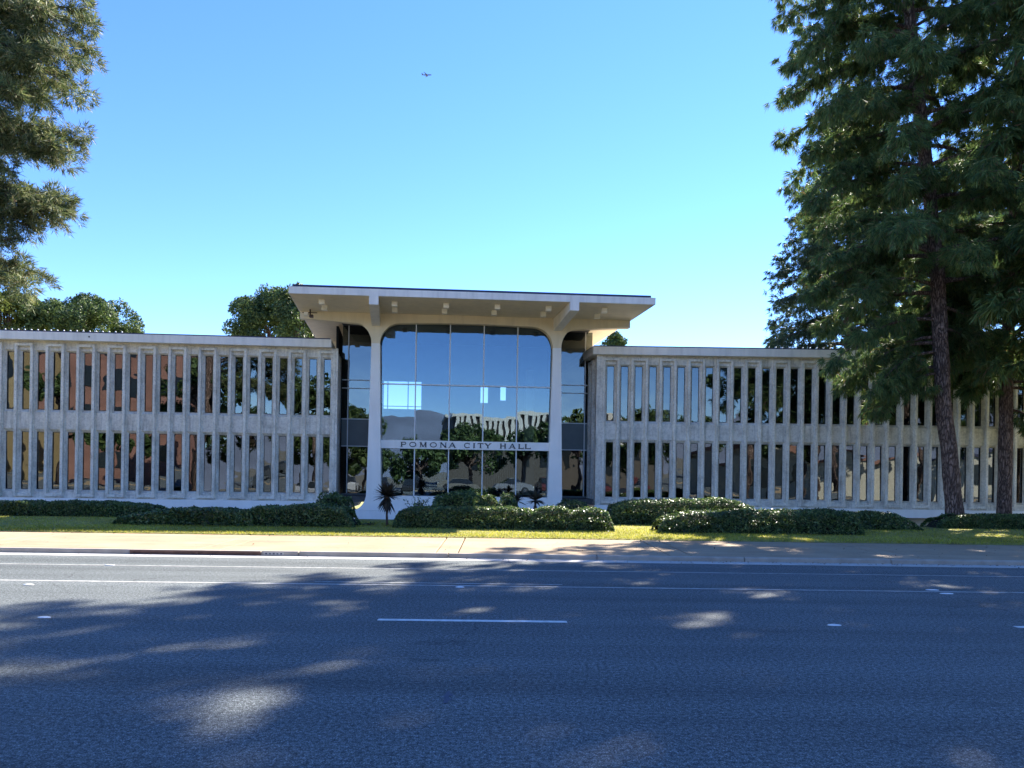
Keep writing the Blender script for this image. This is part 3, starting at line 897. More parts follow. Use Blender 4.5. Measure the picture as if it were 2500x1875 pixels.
def pine(name, label, trunk, r0, limbs, seed, mat, K=20, ln=0.27, wd=0.022, step=0.24, droop=0.55, spread=0.45, side_len=1.0, dens=3.6, vz=(-0.45, 0.5), blob=(3, 22, 0.55, 0.55), group=None, rings=70):
    """limbs: list of (z, azimuth, length, rise, sag)"""
    rng = np.random.default_rng(seed)
    root = thing(name, label, 'tree', trunk[0], 0, group)
    base = np.array(trunk[0])
    loc_tr = [tuple(np.array(p) - base) for p in trunk]
    tm = trunk_mesh(loc_tr, r0, r0 * 0.22, seed, rings=rings)
    tm.build('trunk', M['bark'], root, smooth=True)
    wood = MB(); C = []; A = []
    for (z, az, L, rise, sag) in limbs:
        p0 = poly_at(loc_tr, z - base[2])
        d = np.array([math.cos(az), math.sin(az), 0.0]); side = np.array([-d[1], d[0], 0.0])
        n = max(5, int(L / 0.45)); kink = rng.normal(0, 0.12, n + 1); pts = []
        for i in range(n + 1):
            t = i / n
            q = p0 + d * L * t * (0.96 if t > .5 else 1) + side * kink[i] * L * 0.16 * t + np.array([0, 0, rise * L * t - sag * L * t * t])
            pts.append(q)
        rad = [max(0.012, (0.022 + 0.014 * L) * (1 - 0.88 * i / n)) for i in range(n + 1)]
        wood.tube(pts, rad, 6, False)
        pa = np.array(pts)
        def on(t):
            x = t * n; i = min(int(x), n - 1); return pa[i] + (pa[i + 1] - pa[i]) * (x - i)
        nb = int(L * dens) + 2
        for b in range(nb):
            t = 0.22 + 0.78 * (b + rng.uniform(0, 1)) / nb
            q0 = on(min(t, 1.0))
            fw = unit(on(min(1.0, t + 0.06)) - on(max(0, t - 0.06)))
            sg = 1 if b % 2 else -1
            ang = rng.uniform(0.45, 1.25)
            bd = fw * math.cos(ang) + side * sg * math.sin(ang) + np.array([0, 0, rng.uniform(*vz)])
            bd = bd / np.linalg.norm(bd)
            bl = side_len * rng.uniform(0.45, 1.0) * (1.15 - 0.55 * t) * min(1.0, 0.45 + L * 0.16)
            ns = max(2, int(bl / step))
            sagb = rng.uniform(0.1, 0.5)
            bp = [q0 + bd * bl * (k / ns) - np.array([0, 0, sagb * bl * (k / ns) ** 2]) for k in range(ns + 1)]
            wood.tube([bp[0], bp[ns // 2], bp[-1]], [0.014, 0.010, 0.006], 4, False)
            for k in range(ns + 1):
                C.append(bp[k] + rng.normal(0, 0.04, 3)); A.append(bd + np.array([0, 0, -sagb * k / ns]))
                if rng.random() < 0.5:
                    C.append(bp[k] + rng.normal(0, 0.10, 3)); A.append(bd * 0.4 + rng.normal(0, 0.6, 3))
        C.append(pa[-1]); A.append(unit(pa[-1] - pa[-2]))
        for t in np.linspace(0.42, 0.97, blob[0]):               # rounded tufty clumps on the outer half
            u = unit(rng.normal(0, 1, (blob[1], 3)))
            r = blob[2] * rng.uniform(0.65, 1.2) * min(1.0, 0.5 + 0.13 * L)
            q = on(min(1.0, t + rng.uniform(-.06, .06))) + rng.normal(0, 0.14, 3)
            C.extend(q + u * r * rng.uniform(0.45, 1.0, (blob[1], 1)) * np.array([1, 1, 0.72]))
            A.extend(u * 0.8 + np.array([0, 0, -blob[3]]))
    if limbs:
        wood.build('branches', M['bark'], root)
        C = np.array(C); A = unit(np.array(A))
        me = np_mesh('needles', needle_verts(C, A, K, ln, wd, spread, droop, rng), 3, mat)
        link('crown', me, root)
    return root

rp = random.Random(5)
GA = 2.39996
# --- the big pine on the right, in front of the wing
def rand_limbs(z0, z1, n, rad, cam_bias=0.0, rise=(0.05, 0.3), sag=(0.18, 0.42), az0=0.0):
    out = []
    for i in range(n):
        z = z0 + (z1 - z0) * (i + rp.uniform(-.3, .3)) / max(1, n - 1)
        az = az0 + i * GA + rp.uniform(-.35, .35)
        L = rad(max(0.0, z - z0) / (z1 - z0)) * rp.uniform(0.78, 1.08)
        if cam_bias and math.sin(az) < -0.35: L *= (1 - cam_bias)
        out.append((z, az, L, rp.uniform(*rise), rp.uniform(*sag)))
    return out
DA = 24.5; kA = DA / 22.3
A0 = at(2333, 1297, DA)
trA = [(A0.x, A0.y, 0.12), tuple(at(2318, 1100, DA)), tuple(at(2304, 1000, DA)), tuple(at(2289, 680, DA)), tuple(at(2262, 400, DA)), tuple(at(2232, 130, DA)),
       (12.5, DA + .1, 21.5), (12.4, DA + .2, 32.0)]
limA = rand_limbs(7.7, 28.0, 104, lambda t: 3.65 * (1 - 0.72 * t ** 2.2))
PI = math.pi
limA += [(5.6, PI + 0.2, 2.5, 0.10, 0.62), (5.9, PI - 0.35, 2.9, 0.16, 0.60), (6.6, PI + 0.05, 3.3, 0.14, 0.52), (7.4, PI - 0.5, 3.5, 0.2, 0.4), (5.2, PI * .75, 2.2, 0.1, 0.6),
         (7.6, PI + 0.35, 3.4, 0.25, 0.42), (8.0, PI - 0.1, 3.6, 0.22, 0.38), (8.6, PI + 0.15, 3.6, 0.32, 0.42), (9.4, PI, 3.5, 0.30, 0.35), (9.0, PI + .6, 3.3, 0.3, 0.4), (8.8, PI - .5, 3.5, .25, .35),
         (11.2, PI + .1, 3.3, 0.15, 0.25), (12.2, PI - .2, 3.3, 0.15, 0.25), (13.0, PI + .3, 3.3, 0.12, 0.22), (14.6, PI, 3.0, 0.12, 0.2), (15.4, PI + .25, 2.9, 0.1, 0.2),
         (12.6, PI - .9, 4.4, .1, .2), (13.8, PI - .8, 4.3, .1, .2), (15.0, PI - .75, 4.2, .1, .2), (16.2, PI - .8, 4.0, .1, .2), (17.4, PI - .7, 3.8, .1, .2), (18.5, PI - .8, 3.8, .1, .2),
         (6.3, 0.4, 2.3, 0.2, 0.5), (7.2, 1.0, 3.0, 0.2, 0.45), (7.8, 0.1, 3.0, 0.2, 0.45), (6.9, PI * 0.5, 2.6, 0.15, 0.5),
         (5.0, PI + .1, 2.0, 0.0, 0.6), (6.1, PI - .7, 2.8, .1, .55), (6.4, 0.7, 2.8, .1, .5), (7.0, 0.5, 3.4, .1, .5), (7.9, 0.9, 3.6, .1, .45), (8.3, 0.3, 3.6, .1, .4), (8.9, 0.7, 3.8, .1, .4), (7.3, 1.3, 3.4, .1, .45), (9.3, 0.0, 3.6, .1, .4)]
limA = [(EYE + (z - EYE) * kA, az, L * kA, r_, s_) for z, az, L, r_, s_ in limA]
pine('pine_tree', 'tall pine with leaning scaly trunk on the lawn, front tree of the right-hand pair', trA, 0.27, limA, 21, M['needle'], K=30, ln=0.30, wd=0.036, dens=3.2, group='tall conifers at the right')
# --- second pine nearer the wing
B0 = at(2452, 1262, 27.0)
trB = [(B0.x, B0.y, -0.5), (B0.x, 27.0, 6.0), (B0.x + 0.3, 27.0, 14.0), (B0.x + 0.1, 27.0, 31.0)]
limB = rand_limbs(6.0, 30.4, 104, lambda t: 4.0 * (1 - 0.7 * t ** 2.4)) + [(5.6, PI + .1, 1.6, .1, .5), (5.9, PI * .8, 2.2, .15, .4), (6.4, -0.3, 3.0, .15, .5), (7.0, PI + .4, 3.2, .1, .45), (5.2, -0.1, 2.6, .1, .6), (4.4, 0.1, 2.2, .05, .6), (6.0, 0.3, 3.2, .1, .5), (6.6, PI * .9, 3.4, .1, .4), (7.6, PI, 3.8, .1, .4), (8.4, PI * 1.1, 3.8, .1, .4), (9.4, PI * .95, 4.0, .1, .4), (10.4, PI, 4.0, .1, .35), (5.4, -0.5, 2.8, .1, .6), (5.8, -.2, 3.2, .1, .5)]
pine('pine_tree', 'straight-trunked pine behind the low hedge at the right edge, nearer the wing', trB, 0.25, limB, 33, M['needle'], K=24, ln=0.34, wd=0.045, dens=2.8, group='tall conifers at the right')
# --- tall conical conifer beyond the right wing
C0 = (21.3, 47.0, -0.6)
trC = [C0, (21.3, 47, 12), (21.2, 47, 26.5)]
limC = rand_limbs(6.0, 26.2, 140, lambda t: 6.2 * max(0.0, 1 - t) ** 0.62 + 0.25, 0, (0.05, 0.3), (0.2, 0.4), 0.5)
pine('cedar_tree', 'tall cone-shaped conifer rising behind the roof of the right wing', trC, 0.36, limC, 44, M['cedar'], K=16, ln=0.42, wd=0.07, step=0.34, dens=2.6, blob=(2, 14, 0.75, 0.3), side_len=1.35, droop=0.35, group='tall conifers at the right', rings=24)
# --- pines outside the right edge whose shade lies on the road
for (x, y, h, sd, lb) in ((18.4, 21.2, 29.0, 52, 'pine just outside the right edge that shades the near road'),
                          (26.0, 23.5, 28.0, 53, 'pine well outside the right edge that shades the far right of the road')):
    lim = rand_limbs(5.5, h - 1, 96, lambda t: 4.7 * (1 - 0.7 * t ** 2.6))
    lim += [(z_, PI + .35 * math.sin(z_ * 3), 4.4, 0.1, 0.2) for z_ in (13, 14.2, 15.4, 16.6, 17.8, 19, 20.2)]
    pine('pine_tree', lb, [(x, y, 0.2), (x + .2, y, h * .5), (x, y + .2, h)], 0.27, lim, sd, M['needle'], K=12, ln=0.38, wd=0.08, dens=2.8, group='tall conifers at the right', rings=30)
# --- pine at the left edge: heavy level boughs reaching into the frame
trL = [(-15.6, 17.5, 0.2), (-15.5, 17.5, 10), (-15.3, 17.6, 19.5)]
limL = []
def bough(px, py, D, z0, rise=0.25, n=1):
    tip = at(px, py, D); p = poly_at(trL, z0)
    dx, dy = tip.x - p[0], tip.y - p[1]; L = math.hypot(dx, dy)
    sag = (z0 + rise * L - tip.z) / L
    limL.append((z0, math.atan2(dy, dx), L, rise, sag))
for (px, py, D, z0) in ((118, 668, 17.5, 6.5), (70, 690, 16.8, 6.3), (20, 660, 18.0, 6.6),
                        (192, 492, 17.4, 8.2), (178, 515, 16.8, 8.0), (160, 535, 17.9, 7.8), (110, 560, 17.2, 7.6), (40, 585, 16.8, 7.3), (20, 480, 17.4, 8.3), (150, 492, 17.0, 8.2),
                        (212, 342, 17.4, 9.7), (195, 368, 16.8, 9.5), (165, 385, 17.9, 9.3), (120, 372, 17.2, 9.4), (50, 420, 16.8, 8.9), (30, 330, 17.6, 9.9), (150, 345, 16.9, 9.7),
                        (135, 250, 17.2, 10.5), (110, 225, 16.6, 10.7), (170, 205, 18.0, 10.8), (185, 180, 16.9, 11.0), (200, 140, 17.3, 11.3), (205, 98, 17.0, 11.7), (180, 120, 16.2, 11.4), (228, 28, 17.6, 12.4), (205, 55, 16.6, 12.1), (120, 160, 16.0, 11.1),
                        (60, 120, 15.8, 11.4), (50, 220, 15.9, 10.6), (240, -60, 17.2, 13.0), (200, -40, 16.2, 12.8), (120, 20, 15.8, 12.4), (60, 30, 18.6, 12.4), (180, -150, 17, 13.8), (20, 270, 16.0, 10.1), (30, 180, 18.4, 11)):
    bough(px, py, D, z0)
limL += [(z, az, L, r, s) for (z, az, L, r, s) in rand_limbs(8, 19, 26, lambda t: 3.8 * (1 - .7 * t)) if math.cos(az) < 0.2]
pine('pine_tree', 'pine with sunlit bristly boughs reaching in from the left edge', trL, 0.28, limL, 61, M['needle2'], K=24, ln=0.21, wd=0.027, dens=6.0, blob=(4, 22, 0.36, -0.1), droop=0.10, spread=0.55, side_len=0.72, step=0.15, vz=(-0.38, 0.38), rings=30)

# --- dense round trees behind the roofs
def round_tree(name, label, c, rx, ry, rz, n_cl, n_lf, ls, seed, mat, base_z=-0.6, group=None, trunk_r=0.25, lump=0.30):
    rng = np.random.default_rng(seed)
    root = thing(name, label, 'tree', (c[0], c[1], base_z), 0, group)
    o = np.array([0, 0, c[2] - base_z])
    MB().tube([(0, 0, 0), (0.1, 0, (c[2] - base_z) * 0.5), (0, 0.1, c[2] - base_z)], [trunk_r * 1.3, trunk_r, trunk_r * 0.6], 10).build('trunk', M['bark'], root, smooth=True)
    w = MB()
    u = unit(rng.normal(0, 1, (n_cl, 3))); u[:, 2] = np.where(u[:, 2] < -0.45, -u[:, 2], u[:, 2])
    rr = rng.uniform(0.45, 1.12, (n_cl, 1)) ** 0.7
    cc = u * rr * np.array([rx, ry, rz]) * (1 - lump * 0.5)
    for k in range(0, n_cl, max(1, n_cl // 14)):
        w.tube([(0, 0, (c[2] - base_z) * 0.72), tuple(o + cc[k] * 0.5), tuple(o + cc[k] * 0.95)], [trunk_r * 0.5, trunk_r * 0.25, 0.03], 5, False)
    w.build('branches', M['bark'], root)
    rc = lump * (rx + rz) / 2 * rng.uniform(0.6, 1.15, (n_cl, 1))
    per = n_lf // n_cl
    d = unit(rng.normal(0, 1, (n_cl, per, 3)) + u[:, None, :] * 0.55)
    pts = cc[:, None, :] + d * rc[:, None, :] * (0.5 + 0.62 * rng.beta(1.6, 1.2, (n_cl, per, 1))) + o
    me = np_mesh('leaves', leaf_verts(pts.reshape(-1, 3), d.reshape(-1, 3), ls, rng), 4, mat)
    link('crown', me, root)
    return root
grp = 'trees behind the city hall'
c = at(205, 808, 56); round_tree('round_tree', 'dark rounded tree behind the left wing, sunlit in tufts', (c.x, 56, c.z), 4.3, 3.6, 2.4, 150, 42000, 0.105, 71, M['leaf'], group=grp, lump=0.2)
c = at(15, 800, 54); round_tree('round_tree', 'yellow-green tree behind the roof at the far left', (c.x, 54, c.z), 3.0, 3.0, 2.7, 90, 26000, 0.105, 72, M['leaf2'], group=grp, lump=0.22)
c = at(690, 818, 52); round_tree('round_tree', 'dark dense round tree peeping out left of the canopy', (c.x, 52, c.z), 4.0, 3.4, 3.0, 170, 46000, 0.10, 73, M['leaf'], group=grp, lump=0.19)
c = at(726, 745, 50); round_tree('slender_tree', 'thin feathery tree top above the left end of the canopy', (c.x, 50, c.z), 0.9, 0.9, 1.4, 16, 1500, 0.14, 74, M['leaf'], group=grp, trunk_r=0.12, lump=0.4)
c = at(1503, 855, 60); round_tree('slender_tree', 'small tree top peeping over the right wing beside the canopy', (c.x, 60, c.z), 0.95, 0.95, 1.6, 18, 2400, 0.13, 75, M['leaf'], group=grp, trunk_r=0.12, lump=0.36)
for i, (px, py, D, r, lb) in enumerate(((2330, 720, 52, 5.2, 'sunlit yellow-green tree seen between the pine trunks'), (2470, 560, 55, 5.5, 'tall sunlit tree behind the pines at the right edge'))):
    c = at(px, py, D); round_tree('round_tree', lb, (c.x, D, c.z), r, 4.0, r * 1.1, 60, 15000, 0.2, 80 + i, M['leaf2'], group=grp)

# --- hedges and shrubs along the lawn
def hedge(name, label, D, tops, depth=0.9, dens=1500, ls=0.035, seed=1, mat=None, group=None, cat='hedge', bump=0.024):
    """tops: list of (photo x, photo y) of the upper outline at distance D"""
    rng = np.random.default_rng(seed); mat = mat or M['hedge']
    P = [at(x, y, D) for x, y in tops]
    X = np.array([p.x for p in P]); Z = np.array([p.z for p in P])
    zb = lawn_z(D) - 0.03
    x0, x1 = X[0], X[-1]; xm = (x0 + x1) / 2
    root = thing(name, label, cat, (xm, D, zb), 0, group)
    def height(x):
        end = np.clip(np.minimum(x - x0, x1 - x) / 0.2, 0, 1)
        return np.maximum(0.06, (np.interp(x, X, Z) - zb)) * np.sqrt(np.clip(1 - (1 - end) ** 2, 0.02, 1))
    ln = x1 - x0
    per = 2 * 0.75 + depth
    n = int(ln * per * dens)
    x = rng.uniform(x0, x1, n); h = height(x)
    ph = rng.uniform(-0.25, math.pi * 1.0, n)                   # around the section, front to back
    cy, cz = -np.cos(ph), np.maximum(np.sin(ph), 0)
    e = 0.27
    yy = np.sign(cy) * np.abs(cy) ** e * depth / 2
    zz = np.where(ph < 0, rng.uniform(0, 1, n) * 0.5, cz ** e)
    low = rng.random(n) < 0.35
    zz = np.where(low & (cy < 0), rng.uniform(0, 0.9, n), zz); yy = np.where(low & (cy < 0), -depth / 2, yy)
    nz = bump * (np.sin(x * 5.1 + zz * 3 + seed) + np.sin(x * 11.3 + yy * 7) * 0.7 + np.sin(zz * 9 + x * 3.7) * 0.6)
    rr = 1 + rng.normal(0, 0.035, n)
    pts = np.stack([x - xm, yy * rr + nz * np.sign(yy) * 0.8 , h * zz * rr + nz * 0.6 * (zz > .5)], 1)
    pts[:, 2] = np.maximum(pts[:, 2], 0.01)
    nrm = np.stack([np.zeros(n), cy, cz + 0.25], 1)
    link('foliage', np_mesh('foliage', leaf_verts(pts, nrm, ls, rng, 0.8), 4, mat), root)
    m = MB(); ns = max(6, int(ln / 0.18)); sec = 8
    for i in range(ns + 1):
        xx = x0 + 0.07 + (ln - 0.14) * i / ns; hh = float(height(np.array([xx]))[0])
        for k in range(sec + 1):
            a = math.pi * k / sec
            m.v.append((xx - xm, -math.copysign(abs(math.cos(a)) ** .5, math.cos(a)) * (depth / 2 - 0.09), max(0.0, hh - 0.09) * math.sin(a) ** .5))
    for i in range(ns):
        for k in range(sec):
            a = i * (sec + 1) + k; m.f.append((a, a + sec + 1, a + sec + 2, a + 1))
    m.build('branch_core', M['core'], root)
    return root
gh = 'hedges along the lawn'
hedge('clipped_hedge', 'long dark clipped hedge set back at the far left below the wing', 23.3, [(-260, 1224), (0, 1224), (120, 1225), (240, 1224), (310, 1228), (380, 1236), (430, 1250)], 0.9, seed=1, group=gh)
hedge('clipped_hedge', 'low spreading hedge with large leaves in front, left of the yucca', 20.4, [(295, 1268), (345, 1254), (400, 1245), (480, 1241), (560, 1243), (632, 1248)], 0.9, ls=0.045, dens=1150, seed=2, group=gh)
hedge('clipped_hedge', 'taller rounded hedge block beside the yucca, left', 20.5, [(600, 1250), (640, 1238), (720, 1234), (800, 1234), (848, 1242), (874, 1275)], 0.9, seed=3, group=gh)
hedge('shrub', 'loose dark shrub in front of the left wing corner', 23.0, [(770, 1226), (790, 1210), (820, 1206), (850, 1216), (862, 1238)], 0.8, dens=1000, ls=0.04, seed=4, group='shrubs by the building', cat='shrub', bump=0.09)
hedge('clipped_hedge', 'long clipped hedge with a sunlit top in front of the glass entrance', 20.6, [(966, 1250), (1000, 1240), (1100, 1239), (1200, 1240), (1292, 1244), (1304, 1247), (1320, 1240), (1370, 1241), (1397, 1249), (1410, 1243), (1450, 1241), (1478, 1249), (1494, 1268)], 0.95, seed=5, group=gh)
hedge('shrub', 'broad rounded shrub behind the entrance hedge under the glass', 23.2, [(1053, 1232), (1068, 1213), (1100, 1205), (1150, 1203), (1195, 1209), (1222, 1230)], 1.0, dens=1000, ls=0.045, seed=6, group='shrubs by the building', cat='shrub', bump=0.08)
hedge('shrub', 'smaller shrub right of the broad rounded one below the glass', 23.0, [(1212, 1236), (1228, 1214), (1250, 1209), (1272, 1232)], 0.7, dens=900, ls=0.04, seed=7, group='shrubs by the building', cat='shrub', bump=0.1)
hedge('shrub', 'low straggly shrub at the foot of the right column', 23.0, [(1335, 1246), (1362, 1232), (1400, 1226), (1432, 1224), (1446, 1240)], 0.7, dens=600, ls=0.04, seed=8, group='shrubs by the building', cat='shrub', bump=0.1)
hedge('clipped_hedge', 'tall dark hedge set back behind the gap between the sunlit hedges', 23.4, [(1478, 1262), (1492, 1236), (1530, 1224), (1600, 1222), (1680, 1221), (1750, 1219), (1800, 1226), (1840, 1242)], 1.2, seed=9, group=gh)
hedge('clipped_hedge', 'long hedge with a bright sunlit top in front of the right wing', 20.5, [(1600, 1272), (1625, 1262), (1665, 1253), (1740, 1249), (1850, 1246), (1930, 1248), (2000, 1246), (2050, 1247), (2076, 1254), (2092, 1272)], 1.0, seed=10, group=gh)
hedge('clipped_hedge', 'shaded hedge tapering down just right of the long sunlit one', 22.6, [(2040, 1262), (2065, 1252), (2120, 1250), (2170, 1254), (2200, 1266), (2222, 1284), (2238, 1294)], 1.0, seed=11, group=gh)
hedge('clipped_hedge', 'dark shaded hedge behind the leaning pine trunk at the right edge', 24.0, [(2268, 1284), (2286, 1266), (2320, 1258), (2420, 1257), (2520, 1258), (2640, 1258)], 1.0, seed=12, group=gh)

def sprig(name, label, px, py, D, n, spread, h, seed, ls=0.05):
    rng = np.random.default_rng(seed); b = at(px, py, D); zb = lawn_z(D)
    root = thing(name, label, 'shrub', (b.x, D, zb), 0, 'shrubs by the building')
    top = b.z - zb; w = MB(); C = []
    for k in range(n):
        e = np.array([rng.normal(0, spread), rng.normal(0, spread * 0.5), top * rng.uniform(0.55, 1.05)])
        w.tube([(0, 0, 0), tuple(e * 0.5 + np.array([0, 0, 0.05])), tuple(e)], [0.012, 0.008, 0.004], 5, False)
        for q in range(14): C.append(e * rng.uniform(0.6, 1.05) + rng.normal(0, 0.035, 3))
    w.build('stems', M['bark'], root)
    C = np.array(C)
    link('foliage', np_mesh('foliage', leaf_verts(C, np.tile([0, -0.3, 0.8], (len(C), 1)), ls, rng, 0.9), 4, M['hedge']), root)
sprig('shrub', 'thin sparse shrub against the white podium left of the rounded shrub', 1020, 1214, 22.6, 20, 0.16, 0.5, 91, 0.04)
sprig('shrub', 'tiny weed at the lawn edge just left of the yucca stem', 902, 1279, 20.9, 7, 0.09, 0.2, 92, 0.03)

def yucca(label, px, head_y, D, r, dead, seed, n=90):
    rng = np.random.default_rng(seed); c = at(px, head_y, D); zb = lawn_z(D) - 0.02
    root = thing('yucca_plant', label, 'plant', (c.x, D, zb), 0, 'strap-leaved plants by the podium')
    h = c.z - zb
    MB().tube([(0.01, 0, 0), (0.0, 0, h * 0.5), (0, 0, h)], [0.035, 0.03, 0.035], 8).build('stem', M['bark'], root, smooth=True)
    V = []
    for k in range(n):
        az = rng.uniform(0, 6.283); up = rng.uniform(-0.25, 1.35) if k >= dead else rng.uniform(-1.45, -0.75)
        d = np.array([math.cos(az) * math.cos(up), math.sin(az) * math.cos(up), math.sin(up)])
        L = r * rng.uniform(0.75, 1.08) * (1.0 if k >= dead else 0.95)
        s = unit(np.cross(d, np.array([0, 0, 1.0]) + rng.normal(0, .2, 3))) * 0.03
        b = np.array([0, 0, h - (0.0 if k >= dead else rng.uniform(0, 0.12))])
        droopv = np.array([0, 0, -0.14 * L * math.cos(up)])
        m1 = b + d * L * 0.5 + droopv * 0.3; tip = b + d * L + droopv
        V += [b - s * .6, b + s * .6, m1 + s, m1 - s]
        V += [m1 - s, m1 + s, tip + s * .1, tip - s * .1]
    link('leaf_rosette', np_mesh('leaf_rosette', np.array(V), 4, M['yucca']), root)
yucca('tall dark yucca on a thin stem at the lawn edge left of the entrance hedge', 945, 1210, 21.0, 0.47, 60, 95, 210)
yucca('small dark yucca below the glass near the right column', 1307, 1222, 22.6, 0.40, 12, 96, 90)
yucca('half-hidden yucca between the shrub and the right column', 1262, 1224, 23.6, 0.36, 0, 97, 40)

# --- grass of the lawn
rng = np.random.default_rng(3)
n = 95000
gx = rng.uniform(-17.5, 19.5, n); gy = 18.27 + 5.0 * rng.beta(0.9, 1.7, n)
gz = np.array([lawn_z(y) for y in gy]) + 0.01
clump = 0.6 + 0.4 * np.sin(gx * 2.1 + np.sin(gy * 3)) * np.sin(gy * 2.7 + gx)
h = rng.uniform(0.02, 0.05, n) * (0.75 + 0.5 * clump)
az = rng.uniform(0, 6.283, n); w = 0.006 + 0.005 * rng.random(n)
b = np.stack([gx, gy, gz - 0.012], 1); s = np.stack([np.cos(az) * w, np.sin(az) * w, np.zeros(n)], 1)
tip = b + np.stack([rng.normal(0, 0.018, n), rng.normal(0, 0.018, n), h], 1)
go = link('grass', np_mesh('grass', np.stack([b - s, b + s, tip], 1).reshape(-1, 3), 3, M['grass']), None, (0, 0, 0), (0, 0, ST))
tag(go, 'short mown lawn grass between the pavement and the hedges', 'grass', kind='stuff')

n = 1500
lx_ = rng.uniform(-14, 15, n); ly_ = np.where(rng.random(n) < 0.55, KERB - 0.05 - np.abs(rng.normal(0, 0.16, n)), rng.uniform(KERB + 0.2, 18.2, n))
right = rng.random(n) < np.clip(0.15 + (lx_ + 4) / 16, 0.1, 1); lx_, ly_ = lx_[right], ly_[right]; n = len(lx_)
lz_ = np.where(ly_ < KERB, 0.010, 0.112 + 0.012 * (ly_ - KERB)) + 0.004
lp = np.stack([lx_, ly_, lz_], 1)
lit = link('leaf_litter', np_mesh('leaf_litter', leaf_verts(lp, np.tile([0, 0, 1.0], (n, 1)), 0.024, rng, 0.25), 4, mat_leaf('dry_leaf', [(0, (0.10, 0.06, 0.03)), (1, (0.24, 0.16, 0.08))], 0.1)), None, (0, 0, 0), (0, 0, ST))
tag(lit, 'dry needles and leaf bits scattered along the gutter and pavement', 'leaf litter', kind='stuff')

# ================================================================== AIRCRAFT
p = at(1042, 183, 2700)
jet = thing('airplane', 'small distant airliner high in the clear blue sky', 'airplane', tuple(p), R(-4))
m = MB()
m.tube([(-18.5, 0, 1.0), (-15, 0, .7), (-9, 0, .2), (0, 0, 0), (12, 0, 0), (16, 0, -.2), (18.3, 0, -.5)], [0.3, 1.0, 1.9, 2.05, 2.05, 1.5, 0.2], 12)
m.build('fuselage', M['tube'], jet, smooth=True)
for sy in (1, -1):
    MB().add([(4.5, sy * 1.6, -.6), (-2.5, sy * 1.6, -.6), (-8.5, sy * 17.5, 1.6), (-6.6, sy * 17.5, 1.6), (4.5, sy * 1.6, -1.0), (-2.5, sy * 1.6, -1.0), (-8.5, sy * 17.5, 1.45), (-6.6, sy * 17.5, 1.45)],
             [(0, 1, 2, 3), (7, 6, 5, 4), (0, 3, 7, 4), (1, 5, 6, 2), (3, 2, 6, 7), (0, 4, 5, 1)]).build('wing', M['tube'], jet)
    MB().add([(-14, sy * .6, 1.2), (-17, sy * .6, 1.2), (-19, sy * 6.5, 1.9), (-17.6, sy * 6.5, 1.9), (-14, sy * .6, 1.0), (-17, sy * .6, 1.0), (-19, sy * 6.5, 1.8), (-17.6, sy * 6.5, 1.8)],
             [(0, 1, 2, 3), (7, 6, 5, 4), (0, 3, 7, 4), (1, 5, 6, 2), (3, 2, 6, 7), (0, 4, 5, 1)]).build('tailplane', M['tube'], jet)
    MB().tube([(3.5, sy * 5.6, -2.2), (1.5, sy * 5.6, -2.1), (-1.5, sy * 5.6, -1.9)], [0.95, 1.05, 0.6], 10).build('engine', M['tube'], jet)
MB().prism_y([(-12.0, 1.4), (-17.6, 1.4), (-19.6, 7.6), (-17.4, 7.6)], -0.15, 0.15).build('tail_fin', M['tube'], jet)

# ================================================================== ACROSS THE STREET (seen in the glass)
def block_building(name, label, x0, x1, y0, y1, h, mat, wmat, rows, cols, roofm, ribs=0, rz=0.0, group='buildings mirrored in the windows'):
    root = thing(name, label, 'building', ((x0 + x1) / 2, (y0 + y1) / 2, 0.05), rz, group)
    W, D_ = (x1 - x0) / 2, (y1 - y0) / 2
    MB().box(-W, W, -D_, D_, -0.3, h).build('wall', mat, root)
    MB().box(-W - .3, W + .3, -D_ - .3, D_ + .3, h + 0.002, h + 0.45).build('roof', roofm, root)
    cw = 2 * W / cols if cols else 1; rh = h / rows if rows else 1
    for r_ in range(rows):
        for c_ in range(cols):
            xa = -W + cw * (c_ + .28); xb = -W + cw * (c_ + .72)
            MB().box(xa, xb, D_ + 0.002, D_ + 0.06, rh * r_ + rh * .3, rh * r_ + rh * .78).build('window', wmat, root)
    for k in range(ribs):
        x = -W + 2 * W * (k + .5) / ribs
        MB().box(x - W / ribs * .55, x + W / ribs * .55, D_ + 0.002, D_ + 0.28, h * .62, h - 0.02).build('roof_rib', roofm, root)
    return root
brick = mat_plain('salmon_brick', (0.27, 0.135, 0.10), 0.85, 0.2, 0.7)
tanw = mat_plain('ochre_stucco', (0.34, 0.255, 0.13), 0.85, 0.1, 2)
crm = mat_plain('cream_stucco', (0.50, 0.45, 0.35), 0.85, 0.08, 2)
dkw = mat_plain('dark_window', (0.02, 0.025, 0.03), 0.15, 0.1)
block_building('brick_building', 'salmon brick office block across the street, mirrored in the left windows', -41.5, -30, -38, -24, 17, brick, dkw, 4, 3, crm)
block_building('stucco_building', 'ochre stucco block with dark window bands, mirrored at the far left', -56, -43.5, -36, -22, 19, tanw, dkw, 4, 5, tanw)
block_building('pavilion', 'white pavilion with fluted roof, mirrored in the middle of the entrance glass', 1, 20, -62, -46, 9.8, mat_plain('brown_stucco', (0.10, 0.085, 0.07), 0.85, 0.1, 2), dkw, 1, 7, mat_plain('pale_render', (0.62, 0.58, 0.5), 0.8, 0.08, 2), 22)
block_building('warehouse', 'low cream building across the street, mirrored in the right lower windows', 24, 46, -32, -20, 4.6, crm, dkw, 1, 4, brick)
block_building('warehouse', 'long pale workshop, mirrored at the far right of the lower windows', 48, 80, -34, -22, 4.9, crm, dkw, 1, 3, M['stop'])
rb = random.Random(9)
gb = 'trees mirrored in the windows'
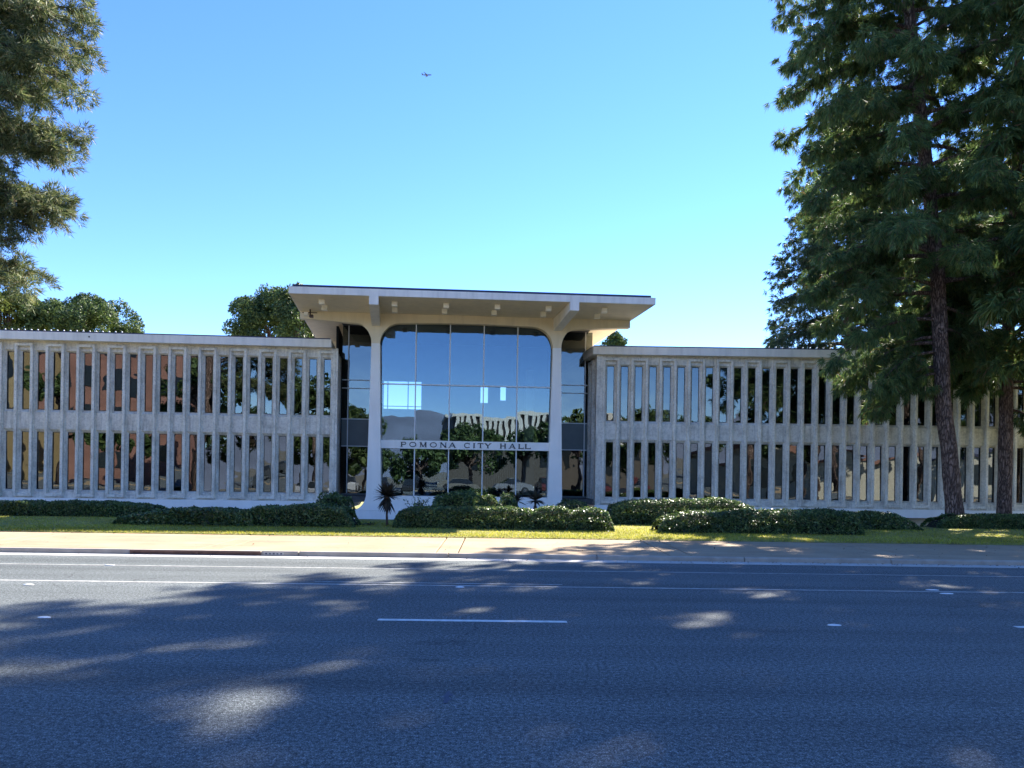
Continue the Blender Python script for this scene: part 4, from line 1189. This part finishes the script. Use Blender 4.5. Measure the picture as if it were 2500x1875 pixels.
for i, (x, y, r, zc) in enumerate(((-22, -26, 3.6, 5.5), (-16, -30, 3.6, 5.4), (-9.5, -25, 3.4, 3.2), (-3.5, -27, 3.3, 2.8), (3, -29, 3.8, 4.3), (9.5, -26, 3.6, 4.6), (15, -23, 4.0, 5.8), (21, -34, 4.6, 6.5), (-52, -15, 3.4, 7.0), (31, -14, 2.6, 7.2), (41, -16, 2.8, 8.6), (-27, -18, 2.6, 6.2), (52, -14, 3.0, 9.0),
                                   (-37.5, -14, 1.9, 9.5), (-32.5, -16, 2.0, 4.0), (-12, -40, 4.5, 7.5), (-46, -12, 2.2, 4.5), (27, -17, 3.0, 5.5), (-24, -14, 3.4, 9.6), (-15.5, -17, 3.2, 9.2), (23.5, -12, 3.6, 11), (33, -13, 4.0, 11.5), (39, -10, 3.6, 10.5))):
    wh = 'windows of the left wing' if x < -11 else 'entrance glass' if x < 16 else 'windows of the right wing'
    round_tree('street_tree', 'leafy tree across the street, seen only mirrored in the ' + wh, (x, y, zc), r * 1.1, r * .9, r * .85, 26, 5200, 0.24, 200 + i, M['leaf'], 0.05, 'trees mirrored in the ' + wh)
def car(label, x, y, rz, paintc, nm):
    pm = mat_plain('car_paint_' + nm, paintc, 0.25, 0.03, 2, spec=0.6)
    root = thing('parked_car', label, 'car', (x, y, 0.06), rz, 'cars parked across the street')
    b = MB(); side = [(-2.2, .35), (-2.25, .62), (-2.1, .88), (-1.15, .98), (1.3, .98), (2.0, .92), (2.25, .72), (2.25, .35), (1.75, .28), (-1.75, .28)]
    b.prism_y(side, -.86, .86); b.build('body', pm, root)
    cab = [(-1.0, .975), (-.45, 1.42), (.85, 1.45), (1.55, .975)]
    g_ = MB(); n_ = 4
    v = [(x_, -.80 if z < 1.2 else -.62, z) for x_, z in cab] + [(x_, .80 if z < 1.2 else .62, z) for x_, z in cab]
    g_.add(v, [(3, 2, 1, 0), (4, 5, 6, 7), (0, 1, 5, 4), (2, 3, 7, 6), (1, 2, 6, 5)]); g_.build('cabin_glass', dkw, root)
    MB().box(-.46, .86, -.63, .63, 1.43, 1.48).build('roof', pm, root)
    for sx in (-1.38, 1.38):
        for sy in (-.88, .88):
            w_ = MB().tube([(sx, sy - .1, .32), (sx, sy + .1, .32)], [.32, .32], 16).build('wheel', M['tyre'], root)
            MB().tube([(sx, sy - .105, .32), (sx, sy + .105, .32)], [.19, .19], 12).build('rim', M['chrome'], w_)
    for sy in (-.62, .62): MB().box(-2.262, -2.18, sy - .18, sy + .18, .62, .76).build('headlight', M['glossy'], root)
for i, (x, y, rz, c_, nm) in enumerate(((-14.5, -13, R(90), (.30, .30, .31), 'silver'), (-10.5, -13, R(92), (.45, .45, .45), 'white'), (-7.6, -18, R(88), (.05, .06, .09), 'navy'), (-4.4, -13, R(90), (.03, .03, .03), 'black'),
                                        (0.5, -12.2, R(2), (.20, .18, .15), 'brown'), (6.0, -12.5, R(178), (.22, .22, .23), 'mid_grey'), (10.5, -17, R(90), (.10, .03, .03), 'maroon'), (-18, -18, R(90), (.05, .055, .06), 'charcoal'))):
    car(nm.replace('_', ' ') + ' saloon car parked across the street, mirrored in the lower glass', x, y, rz, c_, nm)
# far mountains behind the viewer, mirrored in the glass
rng = np.random.default_rng(8)
m = MB(); nx = 90
hts = np.zeros(nx)
for f_, a_ in ((2.1, 90), (5.3, 55), (11.7, 28), (23, 14)): hts += a_ * np.sin(np.linspace(0, f_ * 3.1, nx) + rng.uniform(0, 6))
for i in range(nx):
    x = -3800 + 7600 * i / (nx - 1); z = 330 + hts[i]
    m.v += [(x, -3300, -2), (x + rng.normal(0, 20), -3550, z * .55), (x, -3900, z)]
for i in range(nx - 1):
    for k in range(2): m.f.append((i * 3 + k, (i + 1) * 3 + k, (i + 1) * 3 + k + 1, i * 3 + k + 1))
tag(m.build('hills', mat_plain('far_hills', (0.13, 0.15, 0.20), 0.95, 0.2, 0.004), smooth=True), kind='structure')
